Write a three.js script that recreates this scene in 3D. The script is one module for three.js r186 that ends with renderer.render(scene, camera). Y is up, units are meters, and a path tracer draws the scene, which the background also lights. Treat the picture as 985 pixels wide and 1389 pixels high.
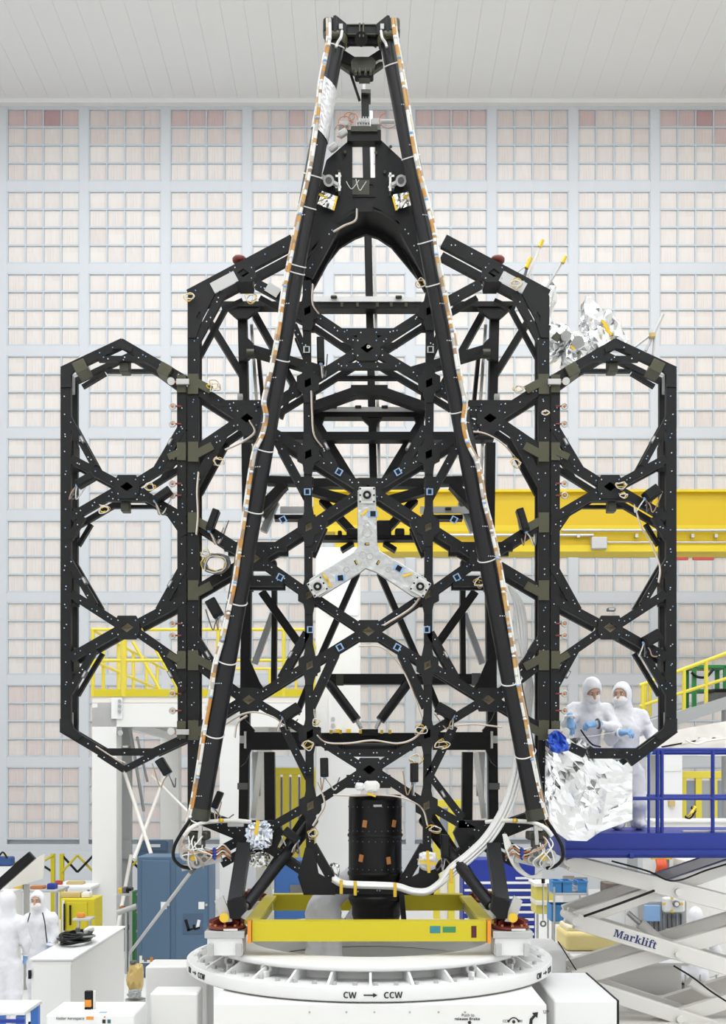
import * as THREE from 'three';
import { mergeGeometries } from 'three/addons/utils/BufferGeometryUtils.js';
import { RoundedBoxGeometry } from 'three/addons/geometries/RoundedBoxGeometry.js';
import { ImprovedNoise } from 'three/addons/math/ImprovedNoise.js';
import { TextGeometry } from 'three/addons/geometries/TextGeometry.js';
import { FontLoader } from 'three/addons/loaders/FontLoader.js';
import { RectAreaLightUniformsLib } from 'three/addons/lights/RectAreaLightUniformsLib.js';

// ---------------------------------------------------------------- camera, light, exposure
const IW = 985, IH = 1389, F = 1450, CX = 492.5, HY = 1055, EYE = 3.3, CZ = 10;
const scene = new THREE.Scene();
const camera = new THREE.PerspectiveCamera(2 * Math.atan(IH / 2 / F) * 180 / Math.PI, IW / IH, 0.1, 200);
camera.position.set(0, EYE, CZ);
camera.lookAt(0, EYE, -20);
camera.setViewOffset(IW, IH, 0, IH / 2 - HY, IW, IH);
scene.add(camera);
scene.background = new THREE.Color(0x000000);
const renderer = new THREE.WebGLRenderer({ antialias: true });
renderer.toneMapping = THREE.LinearToneMapping;
renderer.toneMappingExposure = 1.0;
renderer.shadowMap.enabled = true;
RectAreaLightUniformsLib.init();
const LAMP = { w: 1.5, d: 1.5, intensity: 25, color: 0xf8fbff };
const LAMP_X = [-11.3, -7.23, -3.16, 0.87, 4.9, 8.95, 13.0], LAMP_Z = [-15.6, -8.6, -2.0, 4.0, 9.5, 14.0];
const ROOM = { x0: -15.5, x1: 15.5, z0: -22, z1: 16, h: 23.42 };

// ---------------------------------------------------------------- helpers
let seed = 1234567;
function rnd() { seed |= 0; seed = seed + 0x6D2B79F5 | 0; let t = Math.imul(seed ^ seed >>> 15, 1 | seed); t = t + Math.imul(t ^ t >>> 7, 61 | t) ^ t; return ((t ^ t >>> 14) >>> 0) / 4294967296; }
const rr = (a, b) => a + (b - a) * rnd();
const noise = new ImprovedNoise();
const V = (x, y, z) => new THREE.Vector3(x, y, z);
// a measured image point at a known depth -> its place in the hall
const W = (px, py, z = 0) => V((px - CX) * (CZ - z) / F, EYE + (HY - py) * (CZ - z) / F, z);
const FY = z => HY + EYE * F / (CZ - z);   // measured row where the floor lies at that depth
const sc = z => (CZ - z) / F;           // metres per measured pixel at that depth
const names = new Map();
function uname(n) { const k = names.get(n) || 0; names.set(n, k + 1); return k ? n + '_' + String(k).padStart(3, '0') : n; }
function std(color, roughness = 0.6, metalness = 0, extra = {}) { return new THREE.MeshStandardMaterial({ color, roughness, metalness, ...extra }); }
function lin(r, g, b) { return new THREE.Color().setRGB(r, g, b); }
function mesh(name, geo, mat, parent) {
  const m = new THREE.Mesh(geo, mat); m.name = parent === scene || !parent ? uname(name) : name;
  m.castShadow = m.receiveShadow = true; (parent || scene).add(m); return m;
}
const allThings = [];
function thing(name, label, category, group) {
  const g = new THREE.Group(); g.name = uname(name); g.userData = { label, category };
  if (group) g.userData.group = group;
  scene.add(g); allThings.push(g); return g;
}
function sub(name, parent) { const g = new THREE.Group(); g.name = name; parent.add(g); return g; }
function tag(o, label, category, group) { o.userData.label = label; o.userData.category = category; if (group) o.userData.group = group; return o; }
function structure(o) { o.userData.kind = 'structure'; return o; }
function stuff(o) { o.userData.kind = 'stuff'; return o; }
const UNIT = new THREE.BoxGeometry(1, 1, 1);
const CYL = new THREE.CylinderGeometry(1, 1, 1, 14, 1);
const CYLB = new THREE.CylinderGeometry(1, 1, 1, 40, 1);
const SPH = new THREE.SphereGeometry(1, 16, 12);
// world box, centre + size
function box(name, c, s, mat, parent, rot) { const m = mesh(name, UNIT, mat, parent); m.position.copy(c); m.scale.set(s[0], s[1], s[2]); if (rot) m.rotation.set(...rot); return m; }
function rbox(name, c, s, mat, parent, r = 0.02, rot) { const m = mesh(name, new RoundedBoxGeometry(s[0], s[1], s[2], 2, Math.min(r, s[0] / 2.1, s[1] / 2.1, s[2] / 2.1)), mat, parent); m.position.copy(c); if (rot) m.rotation.set(...rot); return m; }
// box whose front face covers a measured rectangle at depth z, going back by dep
function pbox(name, x0, y0, x1, y1, z, dep, mat, parent, round = 0) {
  const a = W(x0, y1, z), b = W(x1, y0, z);
  const c = V((a.x + b.x) / 2, (a.y + b.y) / 2, z - dep / 2), s = [b.x - a.x, b.y - a.y, dep];
  return round ? rbox(name, c, s, mat, parent, round) : box(name, c, s, mat, parent);
}
const X_AX = V(1, 0, 0), Y_AX = V(0, 1, 0), Z_AX = V(0, 0, 1);
// beam between two world points: w across (in the image plane), h in depth
function beam(name, a, b, w, h, mat, parent) {
  const d = b.clone().sub(a), L = d.length(); d.normalize();
  let side = d.clone().cross(Z_AX); if (side.lengthSq() < 1e-6) side = X_AX.clone(); side.normalize();
  const dep = side.clone().cross(d).normalize();
  const m = mesh(name, UNIT, mat, parent);
  m.quaternion.setFromRotationMatrix(new THREE.Matrix4().makeBasis(side, d, dep));
  m.position.copy(a).add(b).multiplyScalar(0.5); m.scale.set(w, L, h); return m;
}
function rod(name, a, b, r, mat, parent, big) {
  const d = b.clone().sub(a), L = d.length(); const m = mesh(name, big ? CYLB : CYL, mat, parent);
  m.quaternion.setFromUnitVectors(Y_AX, d.normalize()); m.position.copy(a).add(b).multiplyScalar(0.5); m.scale.set(r, L, r); return m;
}
// flat bar in the plane z, measured end points, w in measured pixels
let barCount = 0;
function bar(name, x1, y1, x2, y2, w, z, dep, mat, parent) {
  z += (barCount++ % 23) * 0.00035;      // neighbouring caps never share a plane
  const a = W(x1, y1, z), b = W(x2, y2, z); a.z = b.z = z - dep / 2; return beam(name, a, b, w * sc(z), dep, mat, parent);
}
function tubeGeo(pts, r, seg, rad = 7, closed = false) { return new THREE.TubeGeometry(new THREE.CatmullRomCurve3(pts, closed), seg || pts.length * 6, r, rad, closed); }
function tube(name, pts, r, mat, parent, seg, closed) { return mesh(name, tubeGeo(pts, r, seg, 7, closed), mat, parent); }
function xform(g, p, s = [1, 1, 1], rot = [0, 0, 0]) {
  const m = new THREE.Matrix4().compose(p, new THREE.Quaternion().setFromEuler(new THREE.Euler(...rot)), V(...s));
  return g.clone().applyMatrix4(m);
}
function strip(g) { const n = g.index ? g.toNonIndexed() : g; for (const k of Object.keys(n.attributes)) if (!['position', 'normal', 'uv', 'color'].includes(k)) n.deleteAttribute(k); return n; }
function merge(list) { return mergeGeometries(list.map(strip), false); }
// plate with holes traced in measured pixels
function plateGeo(pts, z, dep, holes = []) {
  const P = p => { const w = W(p[0], p[1], z); return new THREE.Vector2(w.x, w.y); };
  const s = new THREE.Shape(pts.map(P));
  for (const h of holes) s.holes.push(new THREE.Path(h.map(P)));
  const g = new THREE.ExtrudeGeometry(s, { depth: dep, bevelEnabled: false }); g.translate(0, 0, z - dep); return g;
}
function plate(name, pts, z, dep, mat, parent, holes) { return mesh(name, plateGeo(pts, z, dep, holes), mat, parent); }
const mir = x => 1000 - x;
function canvasTex(w, h, fn, repeat) {
  const c = document.createElement('canvas'); c.width = w; c.height = h; fn(c.getContext('2d'), w, h);
  const t = new THREE.CanvasTexture(c); t.colorSpace = THREE.SRGBColorSpace; t.wrapS = t.wrapT = THREE.RepeatWrapping;
  if (repeat) t.repeat.set(...repeat); return t;
}
function noiseTex(size, lo, hi, sx, sy) {
  const d = new Uint8Array(size * size * 4);
  for (let y = 0; y < size; y++) for (let x = 0; x < size; x++) {
    let v = 0, a = 0.5; for (let o = 0; o < 4; o++) { const k = 2 ** o; v += a * noise.noise(x / size * sx * k + 7.3, y / size * sy * k + 3.1, o * 5.7); a *= 0.55; }
    const q = Math.round(255 * Math.min(1, Math.max(0, lo + (hi - lo) * (v + 0.5)))), i = (y * size + x) * 4; d[i] = d[i + 1] = d[i + 2] = q; d[i + 3] = 255;
  }
  const t = new THREE.DataTexture(d, size, size); t.wrapS = t.wrapT = THREE.RepeatWrapping; t.magFilter = THREE.LinearFilter; t.needsUpdate = true; return t;
}

// ---------------------------------------------------------------- materials
const black = c => new THREE.MeshPhysicalMaterial({ color: c, roughness: 0.5, specularIntensity: 0.55 });
const M = {
  carbon: black(lin(0.008, 0.008, 0.009)),
  carbonB: black(lin(0.011, 0.011, 0.012)),
  carbonR: black(lin(0.008, 0.008, 0.008)),
  boom: new THREE.MeshPhysicalMaterial({ color: lin(0.009, 0.009, 0.011), roughness: 0.42, specularIntensity: 0.7 }),
  black: new THREE.MeshPhysicalMaterial({ color: lin(0.004, 0.004, 0.005), roughness: 0.4, specularIntensity: 0.55 }),
  olive: std(lin(0.06, 0.058, 0.03), 0.45),
  oliveDark: std(lin(0.035, 0.036, 0.022), 0.4),
  silver: std(lin(0.62, 0.62, 0.6), 0.34, 0.9),
  steel: std(lin(0.5, 0.5, 0.49), 0.4, 0.85),
  tin: std(lin(0.5, 0.5, 0.49), 0.5, 0.35),
  foil: std(lin(0.8, 0.81, 0.82), 0.2, 1, { flatShading: true, side: THREE.DoubleSide }),
  foilB: std(lin(0.66, 0.71, 0.82), 0.28, 1, { flatShading: true, side: THREE.DoubleSide }),
  white: std(lin(0.8, 0.8, 0.795), 0.45),
  whiteWarm: std(lin(0.79, 0.785, 0.76), 0.5),
  cream: std(lin(0.8, 0.77, 0.71), 0.45),
  lift: std(lin(0.76, 0.74, 0.7), 0.42),
  liftTop: std(lin(0.5, 0.48, 0.43), 0.5),
  wallFrame: std(lin(0.56, 0.58, 0.61), 0.6),
  muntin: std(lin(0.48, 0.54, 0.59), 0.5),
  ceil: std(lin(0.78, 0.775, 0.77), 0.8),
  floor: std(lin(0.78, 0.78, 0.77), 0.35),
  yellow: std(lin(0.6, 0.5, 0.008), 0.42),
  yellowRail: std(lin(0.7, 0.58, 0.05), 0.45),
  crane: std(lin(0.62, 0.43, 0.002), 0.5),
  craneB: std(lin(0.7, 0.53, 0.015), 0.5),
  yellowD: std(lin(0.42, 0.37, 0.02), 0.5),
  gold: std(lin(0.75, 0.5, 0.04), 0.3, 0.3),
  blue: std(lin(0.012, 0.032, 0.28), 0.5),
  cabinet: std(lin(0.075, 0.135, 0.22), 0.45),
  cabinetD: std(lin(0.055, 0.1, 0.17), 0.45),
  grayBlue: std(lin(0.25, 0.28, 0.34), 0.5),
  gray: std(lin(0.36, 0.37, 0.37), 0.5),
  grayD: std(lin(0.12, 0.12, 0.12), 0.5),
  red: std(lin(0.16, 0.022, 0.016), 0.45),
  copper: std(lin(0.5, 0.2, 0.06), 0.45),
  orange: std(lin(0.75, 0.28, 0.03), 0.5),
  cableW: std(lin(0.72, 0.71, 0.68), 0.5),
  cableT: std(lin(0.42, 0.3, 0.2), 0.55),
  boltW: std(lin(0.75, 0.8, 0.85), 0.35, 0.3),
  boltB: std(lin(0.25, 0.42, 0.68), 0.4),
  green: std(lin(0.02, 0.2, 0.05), 0.5),
  suit: std(lin(0.78, 0.78, 0.81), 0.85),
  hood: std(lin(0.8, 0.8, 0.82), 0.85),
  mask: std(lin(0.78, 0.76, 0.75), 0.9),
  skin: std(lin(0.5, 0.29, 0.2), 0.6),
  glove: std(lin(0.24, 0.45, 0.75), 0.5),
  text: std(lin(0.01, 0.01, 0.012), 0.6),
  navy: std(lin(0.02, 0.03, 0.16), 0.5),
  binBlue: std(lin(0.05, 0.24, 0.55), 0.45),
  tan: std(lin(0.55, 0.42, 0.18), 0.6),
  glassFilm: new THREE.MeshPhysicalMaterial({ color: lin(0.9, 0.92, 0.93), roughness: 0.15, transmission: 0.75, thickness: 0, side: THREE.DoubleSide, flatShading: true }),
};
for (const k of ['boom', 'carbon', 'carbonB', 'carbonR']) { const t = noiseTex(128, 0.5, 0.72, 14, 14); t.repeat.set(2, 6); M[k].roughnessMap = t; M[k].roughness = k === 'boom' ? 0.6 : 0.85; }
const fontSans = await new FontLoader().loadAsync('fonts/droid/droid_sans_bold.typeface.json');
const fontReg = await new FontLoader().loadAsync('fonts/droid/droid_sans_regular.typeface.json');
const fontSerif = await new FontLoader().loadAsync('fonts/droid/droid_serif_bold.typeface.json');
function textGeo(s, size, font = fontSans, depth = 0.003) { const g = new TextGeometry(s, { font, size, depth, curveSegments: 4 }); g.computeBoundingBox(); return g; }

// ================================================================ THE SETTING
{
  const { x0, x1, z0, z1, h } = ROOM, w = x1 - x0, d = z1 - z0, cz = (z0 + z1) / 2;
  const fl = structure(mesh('floor', UNIT, M.floor, scene)); fl.scale.set(w + 1, 0.3, d + 1); fl.position.set(0, -0.15, cz);
  const ce = new THREE.Group(); ce.name = 'ceiling'; scene.add(ce); structure(ce);
  box('slab', V(0, h + 0.25, cz), [w + 1, 0.3, d + 1], M.ceil, ce);
  for (let i = 0; i < 50; i++) { const pw = w / 50; box('panel', V(x0 + pw * (i + 0.5), h + 0.06, cz), [pw - 0.004, 0.12, d], M.ceil, ce); }
  const wl = structure(mesh('wall_left', UNIT, M.whiteWarm, scene)); wl.scale.set(0.4, h, d); wl.position.set(x0 - 0.2, h / 2, cz);
  const wr = structure(mesh('wall_right', UNIT, M.whiteWarm, scene)); wr.scale.set(0.4, h, d); wr.position.set(x1 + 0.2, h / 2, cz);
  const wf = structure(mesh('wall_front', UNIT, M.whiteWarm, scene)); wf.scale.set(w + 0.8, h, 0.4); wf.position.set(0, h / 2, z1 + 0.2);
  // filter wall behind everything
  const wb = new THREE.Group(); wb.name = 'wall_back'; scene.add(wb); structure(wb);
  const ZW = z0 + 0.1;                         // pane plane, measured at the muntin face
  const S = sc(z0 + 0.15);
  const xAt = px => (px - CX) * S, yAt = py => EYE + (HY - py) * S;
  box('backing', V(0, h / 2, z0 - 0.2), [w, h, 0.4], M.wallFrame, wb);
  const streak = canvasTex(256, 256, (g, ww, hh) => {
    g.fillStyle = '#ffffff'; g.fillRect(0, 0, ww, hh);
    for (let i = 0; i < 420; i++) { const x = rnd() * ww, y0 = rnd() * hh, L = 20 + rnd() * 180, a = 0.008 + rnd() * 0.022; g.fillStyle = `rgba(${120 + rnd() * 60 | 0},${80 + rnd() * 50 | 0},${70 + rnd() * 50 | 0},${a})`; g.fillRect(x, y0, 1 + rnd() * 3, L); }
  });
  const tones = [[0.69, 0.65, 0.615], [0.67, 0.628, 0.595], [0.645, 0.595, 0.565], [0.62, 0.545, 0.52], [0.56, 0.435, 0.425], [0.46, 0.295, 0.305]];
  const toneMat = tones.map(t => std(lin(...t), 0.55, 0, { map: streak }));
  const paneGeoV = [];
  const PW = 24.35 * S, GAP = 0.05;
  for (let k = 0; k < 6; k++) { const g = new THREE.BoxGeometry(PW - GAP, PW - GAP, 0.03); const uv = g.attributes.uv; const ox = rnd(), oy = rnd(); for (let i = 0; i < uv.count; i++) uv.setXY(i, uv.getX(i) * 0.35 + ox, uv.getY(i) * 0.35 + oy); paneGeoV.push(g); }
  const rest = [];
  const colX = i => 10 + 110.65 * i, rowY = j => 148 + 111.55 * j;
  let single = 0; const cand = [];
  for (let j = 0; j < 9; j++) for (let i = -2; i < 11; i++) for (let r = 0; r < 4; r++) for (let c = 0; c < 4; c++) cand.push({ i, j, r, c });
  for (const { i, j, r, c } of cand) {
    const px = colX(i) + 24.35 * (c + 0.5), py = rowY(j) + 24.35 * (r + 0.5);
    let t = 0; const q = rnd();
    if (j === 0 && r === 0) t = i > 7 || (i === 0 && c > 0) ? (q < 0.5 ? 5 : 4) : i > 3 ? (q < 0.5 ? 4 : 3) : q < 0.45 ? 4 : 3;
    else if (j === 0 && r === 1) t = i > 7 && c > 2 ? 4 : q < 0.5 ? 3 : 2;
    else if (j === 0) t = q < 0.25 ? 2 : q < 0.7 ? 1 : 0;
    else if (j >= 7 && i < 4) t = q < 0.3 ? 3 : q < 0.75 ? 2 : 1;
    else if (j >= 6) t = q < 0.15 ? 2 : q < 0.6 ? 1 : 0;
    else t = q < 0.06 ? 2 : q < 0.4 ? 1 : 0;
    const k = Math.floor(rnd() * 6), pos = V(xAt(px), yAt(py), ZW);
    const visible = i >= 0 && i <= 8;
    if (visible && (j < 2 || (j === 2 && i < 1)) && single < 300) { single++; const m = mesh('pane', paneGeoV[k], toneMat[t], wb); m.position.copy(pos); }
    else {
      const g = strip(xform(paneGeoV[k], pos)); const n = g.attributes.position.count, col = new Float32Array(n * 3);
      for (let a = 0; a < n; a++) col.set(tones[t], a * 3); g.setAttribute('color', new THREE.BufferAttribute(col, 3)); rest.push(g);
    }
  }
  stuff(mesh('pane', mergeGeometries(rest), std(0xffffff, 0.55, 0, { map: streak, vertexColors: true }), wb));
  // muntins: thin bars and small ledges, per bay joined; broad mullions and rails proud of them
  for (let j = 0; j < 9; j++) for (let i = -2; i < 11; i++) {
    const L = [], xl = xAt(colX(i)), xr = xAt(colX(i) + 97.4), yt = yAt(rowY(j)), yb = yAt(rowY(j) + 97.4);
    for (let c = 0; c <= 4; c++) L.push(xform(UNIT, V(xl + (xr - xl) * c / 4, (yt + yb) / 2, z0 + 0.115), [0.045, yt - yb, 0.07]));
    for (let r = 0; r <= 4; r++) L.push(xform(UNIT, V((xl + xr) / 2, yt + (yb - yt) * r / 4, z0 + 0.12), [xr - xl, 0.05, 0.075]));
    mesh('muntin_grid', merge(L), M.muntin, wb);
  }
  for (let i = -2; i < 12; i++) box('mullion', V(xAt(colX(i) - 6.6), (h + yAt(1180)) / 2, z0 + 0.08), [12.2 * S, h - yAt(1180), 0.17], M.wallFrame, wb);
  for (let j = 1; j < 9; j++) box('rail', V(0, yAt(rowY(j) - 6.9), z0 + 0.08), [w, 12.6 * S, 0.16], M.wallFrame, wb);
  box('rail', V(0, (h + yAt(148)) / 2, z0 + 0.08), [w, h - yAt(148.5), 0.16], M.wallFrame, wb);
  box('rail', V(0, yAt(1150), z0 + 0.08), [w, 10 * S, 0.16], M.wallFrame, wb);
  const bb = structure(mesh('baseboard_back', UNIT, M.wallFrame, scene)); bb.scale.set(w, yAt(1154) , 0.3); bb.position.set(0, yAt(1154) / 2, z0 + 0.15);
  // cornice strip under the ceiling
  const tr = structure(mesh('trim_1', UNIT, M.ceil, scene)); tr.scale.set(w, 0.12, 0.34); tr.position.set(0, h - 0.06, z0 + 0.17);
  // ceiling lamps
  const glow = std(0xffffff, 0.5, 0, { emissive: 0xffffff, emissiveIntensity: 1.6 });
  for (const lz of LAMP_Z) for (const lx of LAMP_X) {
    const t = thing('ceiling_lamp', 'square white high bay lamp set flush in the cleanroom ceiling', 'lamp', 'ceiling lamps');
    box('housing', V(lx, h - 0.05, lz), [LAMP.w + 0.1, 0.1, LAMP.d + 0.1], M.white, t);
    box('diffuser', V(lx, h - 0.11, lz), [LAMP.w, 0.02, LAMP.d], glow, t);
    const l = new THREE.RectAreaLight(LAMP.color, LAMP.intensity, LAMP.w, LAMP.d); l.position.set(lx, h - 0.14, lz); l.lookAt(lx, 0, lz); l.name = 'lamp_light'; scene.add(l);
  }
}

// ================================================================ TELESCOPE BACKPLANE
M.lit_pocket = std(lin(0.3, 0.26, 0.18), 0.4, 0.2, { side: THREE.DoubleSide });  // lit look of the window interior put into the colour
const bolts = [];                       // [Vector3, blue?]
{
  const T = thing('telescope_backplane', 'huge black carbon fibre telescope mirror frame of hexagonal cells standing upright', 'telescope frame');
  const ZF = 0, DF = 0.055, ZB = -0.3, DB = 0.055;
  const cen = sub('center_frame', T), wingL = sub('wing_frame', T), wingR = sub('wing_frame', T), rear = sub('rear_frame', T);
  function boltsOn(x1, y1, x2, y2, z) {
    const L = Math.hypot(x2 - x1, y2 - y1), n = Math.max(1, Math.round(L / 26)), ux = (x2 - x1) / L, uy = (y2 - y1) / L;
    for (let i = 0; i < n; i++) { const t = (i + 0.5) / n; const k = rnd() < 0.5 ? 2 : 1; for (let q = 0; q < k; q++) bolts.push([W(x1 + (x2 - x1) * t + ux * (q * 5 - 2.5) + rr(-2, 2), y1 + (y2 - y1) * t + uy * (q * 5 - 2.5) + rr(-2, 2), z + 0.004), rnd() < 0.45]); }
  }
  // strut = front cap + rear cap, the two faces of the box frame; web closes its ends
  function strut(p, x1, y1, x2, y2, w, o = {}) {
    const nm = o.name || 'strut';
    if (o.front !== false) { bar(nm, x1, y1, x2, y2, w, o.z ?? ZF, DF, M.carbon, p); boltsOn(x1, y1, x2, y2, o.z ?? ZF); }
    if (o.back !== false) {
      const k = (CZ - ZF) / (CZ - ZB);      // same place in the hall, farther back
      const a = W(x1, y1, ZF), b = W(x2, y2, ZF); a.z = b.z = ZB - DB / 2 + (barCount % 19) * 0.0005;
      beam(nm, a, b, (o.wb || w * 0.62) * sc(ZF), DB, M.carbonB, p);
    }
  }
  function both(p1, p2, list) { for (const a of list) { const [x1, y1, x2, y2, w, o] = a; strut(p1, x1, y1, x2, y2, w, o); strut(p2, mir(x1), y1, mir(x2), y2, w, o); } }
  function web(p, x, y, w, h) { const a = W(x, y, 0); box('web', V(a.x, a.y, -0.17), [w * sc(0), h * sc(0), 0.22], M.carbonB, p); }
  // crossing plate with a diamond window
  function crossPlate(p, cx, cy, w, h, dw = 9, dh = 6.5) {
    const pts = [[cx - w, cy - h * 0.45], [cx - w * 0.72, cy - h], [cx + w * 0.72, cy - h], [cx + w, cy - h * 0.45], [cx + w, cy + h * 0.45], [cx + w * 0.72, cy + h], [cx - w * 0.72, cy + h], [cx - w, cy + h * 0.45]];
    plate('node_plate', pts, ZF + 0.014, 0.03, M.carbonB, p, [[[cx - dw, cy], [cx, cy - dh], [cx + dw, cy], [cx, cy + dh]]]);
    const k = W(cx, cy, 0); box('web', V(k.x, k.y, -0.3), [w * 1.2 * sc(0), h * 1.1 * sc(0), 0.07], M.carbonB, p);
    sleeve(p, cx, cy, 10.5, 8);
    lit_pocket(p, cx, cy, [[cx - dw, cy], [cx, cy - dh], [cx + dw, cy], [cx, cy + dh]]);
    for (const s of [-1, 1]) for (const t of [-1, 1]) bolts.push([W(cx + s * w * 0.7, cy + t * h * 0.6, ZF + 0.016), s > 0]);
  }
  // closed box added behind each window to shade its inside: four walls running back to the rear caps
  function sleeve(p, cx, cy, w, h) {
    const k = W(cx, cy, 0), sw = w * sc(0), sh = h * sc(0), t = 0.012, zc = -0.135, d = 0.27;
    mesh('shade_sleeve', merge([-1, 1].flatMap(s => [xform(UNIT, V(k.x + s * sw, k.y, zc), [t, 2 * sh, d]), xform(UNIT, V(k.x, k.y + s * sh, zc), [2 * sw, t, d])])), M.carbonB, p);
  }
  // folded pocket in the diamond window; its tan carries the lit interior
  function lit_pocket(p, cx, cy, rim) {
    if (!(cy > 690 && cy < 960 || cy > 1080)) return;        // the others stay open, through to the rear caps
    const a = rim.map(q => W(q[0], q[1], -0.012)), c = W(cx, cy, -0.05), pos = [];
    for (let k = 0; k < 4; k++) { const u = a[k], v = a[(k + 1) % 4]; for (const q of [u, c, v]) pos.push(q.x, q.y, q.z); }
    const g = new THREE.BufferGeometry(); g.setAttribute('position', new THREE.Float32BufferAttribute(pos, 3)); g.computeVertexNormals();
    mesh('lit_pocket', g, M.lit_pocket, p);
  }
  function postPlate(p, cx, cy, w = 15, h = 21, side = 0) {
    const pts = [[cx - 5, cy - h - 6], [cx + 5, cy - h - 6], [cx + 8, cy - h * 0.6], [cx + w, cy - h * 0.42], [cx + w, cy + h * 0.42], [cx + 8, cy + h * 0.6], [cx + 5, cy + h + 6], [cx - 5, cy + h + 6], [cx - 8, cy + h * 0.6], [cx - w, cy + h * 0.42], [cx - w, cy - h * 0.42], [cx - 8, cy - h * 0.6]];
    plate('node_plate', pts, ZF + 0.014, 0.03, M.carbonB, p, [[[cx - 4.5, cy - 3], [cx + 4, cy - 7], [cx + 4.5, cy + 3], [cx - 4, cy + 7]]]);
    sleeve(p, cx, cy, 5.6, 8.2);
    lit_pocket(p, cx, cy, [[cx - 4.5, cy - 3], [cx + 4, cy - 7], [cx + 4.5, cy + 3], [cx - 4, cy + 7]]);
    const k = W(cx, cy, 0); box('web', V(k.x, k.y, -0.3), [w * 1.2 * sc(0), h * sc(0), 0.07], M.carbonB, p);
  }
  // X crossing with four arms, optional chords above / below and braces
  function cross(p, cx, cy, arms, o = {}) {
    crossPlate(p, cx, cy, o.w || 17, o.h || 16);
    for (const [x, y, w] of arms) { const dx = x - cx, dy = y - cy, L = Math.hypot(dx, dy); const cut = Math.abs(Math.abs(x - 500) - 81) < 5 ? 9 : 0; strut(p, cx + dx / L * 14, cy + dy / L * 9, x - dx / L * cut, y - dy / L * cut, w || 12); }
  }

  // ---- wings
  for (const [p, m] of [[wingL, x => x], [wingR, mir]]) {
    const S = (x1, y1, x2, y2, w, o) => strut(p, m(x1), y1, m(x2), y2, w, o);
    S(89, 500, 89, 992, 14, { name: 'post' }); S(246, 514, 247, 994, 12, { name: 'post' });
    S(84, 503, 167, 464, 12); S(163, 464, 254, 517, 12);
    S(133, 486, 204, 486, 7); S(132, 489, 100, 508, 8, { front: false }); S(204, 489, 238, 514, 8, { front: false });
    cross(p, m(172), 660, [[m(96), 622], [m(250), 614], [m(95), 702], [m(250), 703]]);
    cross(p, m(172), 851, [[m(96), 805], [m(250), 812], [m(95), 892], [m(250), 902]]);
    S(90, 562, 128, 632, 9); S(248, 578, 213, 637, 12);
    S(90, 755, 128, 820, 9); S(248, 770, 216, 828, 12);
    S(142, 676, 202, 676, 7); S(150, 668, 194, 668, 5, { front: false });
    S(112, 700, 94, 730, 9); S(228, 694, 250, 726, 9);
    S(128, 881, 93, 940, 9); S(216, 878, 249, 938, 9);
    S(206, 1022, 262, 996, 12);
    if (p === wingL) { S(84, 988, 136, 1019, 12); S(134, 1020, 209, 1020, 10); S(134, 1022, 168, 1044, 9, { back: false }); S(168, 1044, 207, 1024, 9, { back: false }); }
    else { S(84, 988, 146, 1034, 13); S(134, 1022, 200, 1022, 14); }
    plate('corner_plate', [[82, 500], [100, 492], [104, 500], [96, 508], [96, 525], [82, 525]].map(q => [m(q[0]), q[1]]), 0.012, 0.03, M.carbonB, p);
    plate('corner_plate', [[81, 975], [96, 975], [100, 988], [112, 998], [106, 1004], [81, 993]].map(q => [m(q[0]), q[1]]), 0.012, 0.03, M.carbonB, p);
    plate('corner_plate', [[152, 474], [163, 461], [167, 461], [180, 472], [178, 478], [165, 472]].map(q => [m(q[0]), q[1]]), 0.012, 0.03, M.carbonB, p);
    for (const y of [612, 705, 800, 893]) web(p, m(91), y, 13, 34);
    // tilted bracket patches on the inside of the top corners
    for (const [x, y, a] of [[112, 502, -0.45], [226, 506, 0.5]]) { const k = W(m(x), y, -0.06); rbox('bracket', k, [0.12, 0.11, 0.2], M.olive, p, 0.008, [0, 0, m(1) > 500 ? a : -a]); }
    { const k = W(m(170), 497, -0.1); rbox('bracket', k, [0.09, 0.14, 0.12], M.oliveDark, p, 0.01); const k2 = W(m(171), 688, -0.1); rbox('bracket', k2, [0.08, 0.1, 0.1], M.oliveDark, p, 0.01); }
    { const k = W(m(95), 520, -0.2); rbox('bracket', k, [0.06, 0.17, 0.16], M.gray, p, 0.01); const k2 = W(m(94), 977, -0.2); rbox('bracket', k2, [0.05, 0.16, 0.14], M.tin, p, 0.01); }
  }
  // ---- centre frame
  both(cen, cen, [
    [262, 402, 262, 1122, 15, { name: 'post' }], ...[380, 421, 519, 616, 714, 806, 902, 996, 1093, 1203].slice(0, -1).map((y, i, a) => { const X = v => 416 + (v - 380) * 0.006, y0 = i ? y + 8.5 : y, y1 = i === a.length - 1 ? 1203 : a[i + 1] - 8.5; return [X(y0), y0, X(y1), y1, 11, { name: 'post' }]; }),
    [257, 401, 398, 326, 18], [263, 468, 302, 396, 10], [300, 398, 324, 387, 9, { front: false }], [348, 384, 409, 417, 12],
    [455, 302, 417, 372, 16], [399, 440, 416, 480, 8],
    [459, 450, 501, 450, 10], [455, 496, 501, 496, 8], [422, 578, 458, 642, 12],
    [440, 706, 423, 746, 10], [456, 884, 422, 958, 12], [462, 1021, 501, 1021, 10], [424, 1148, 456, 1204, 12],
    [470, 1060, 501, 1060, 18], [412, 1208, 501, 1208, 10],
    [300, 547, 364, 547, 9], [376, 598, 414, 668, 11], [302, 588, 264, 658, 12], [304, 741, 388, 741, 12], [318, 788, 384, 788, 14],
    [416, 858, 381, 920, 11], [264, 862, 292, 906, 10], [384, 985, 419, 1056, 11],
    [330, 1124, 260, 1100, 11], [340, 1150, 300, 1172, 12], [285, 1118, 378, 1118, 10],
    [395, 500, 378, 552, 8, { front: false }],
  ]);
  strut(cen, 582, 1050, 628, 1110, 10);
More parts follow.
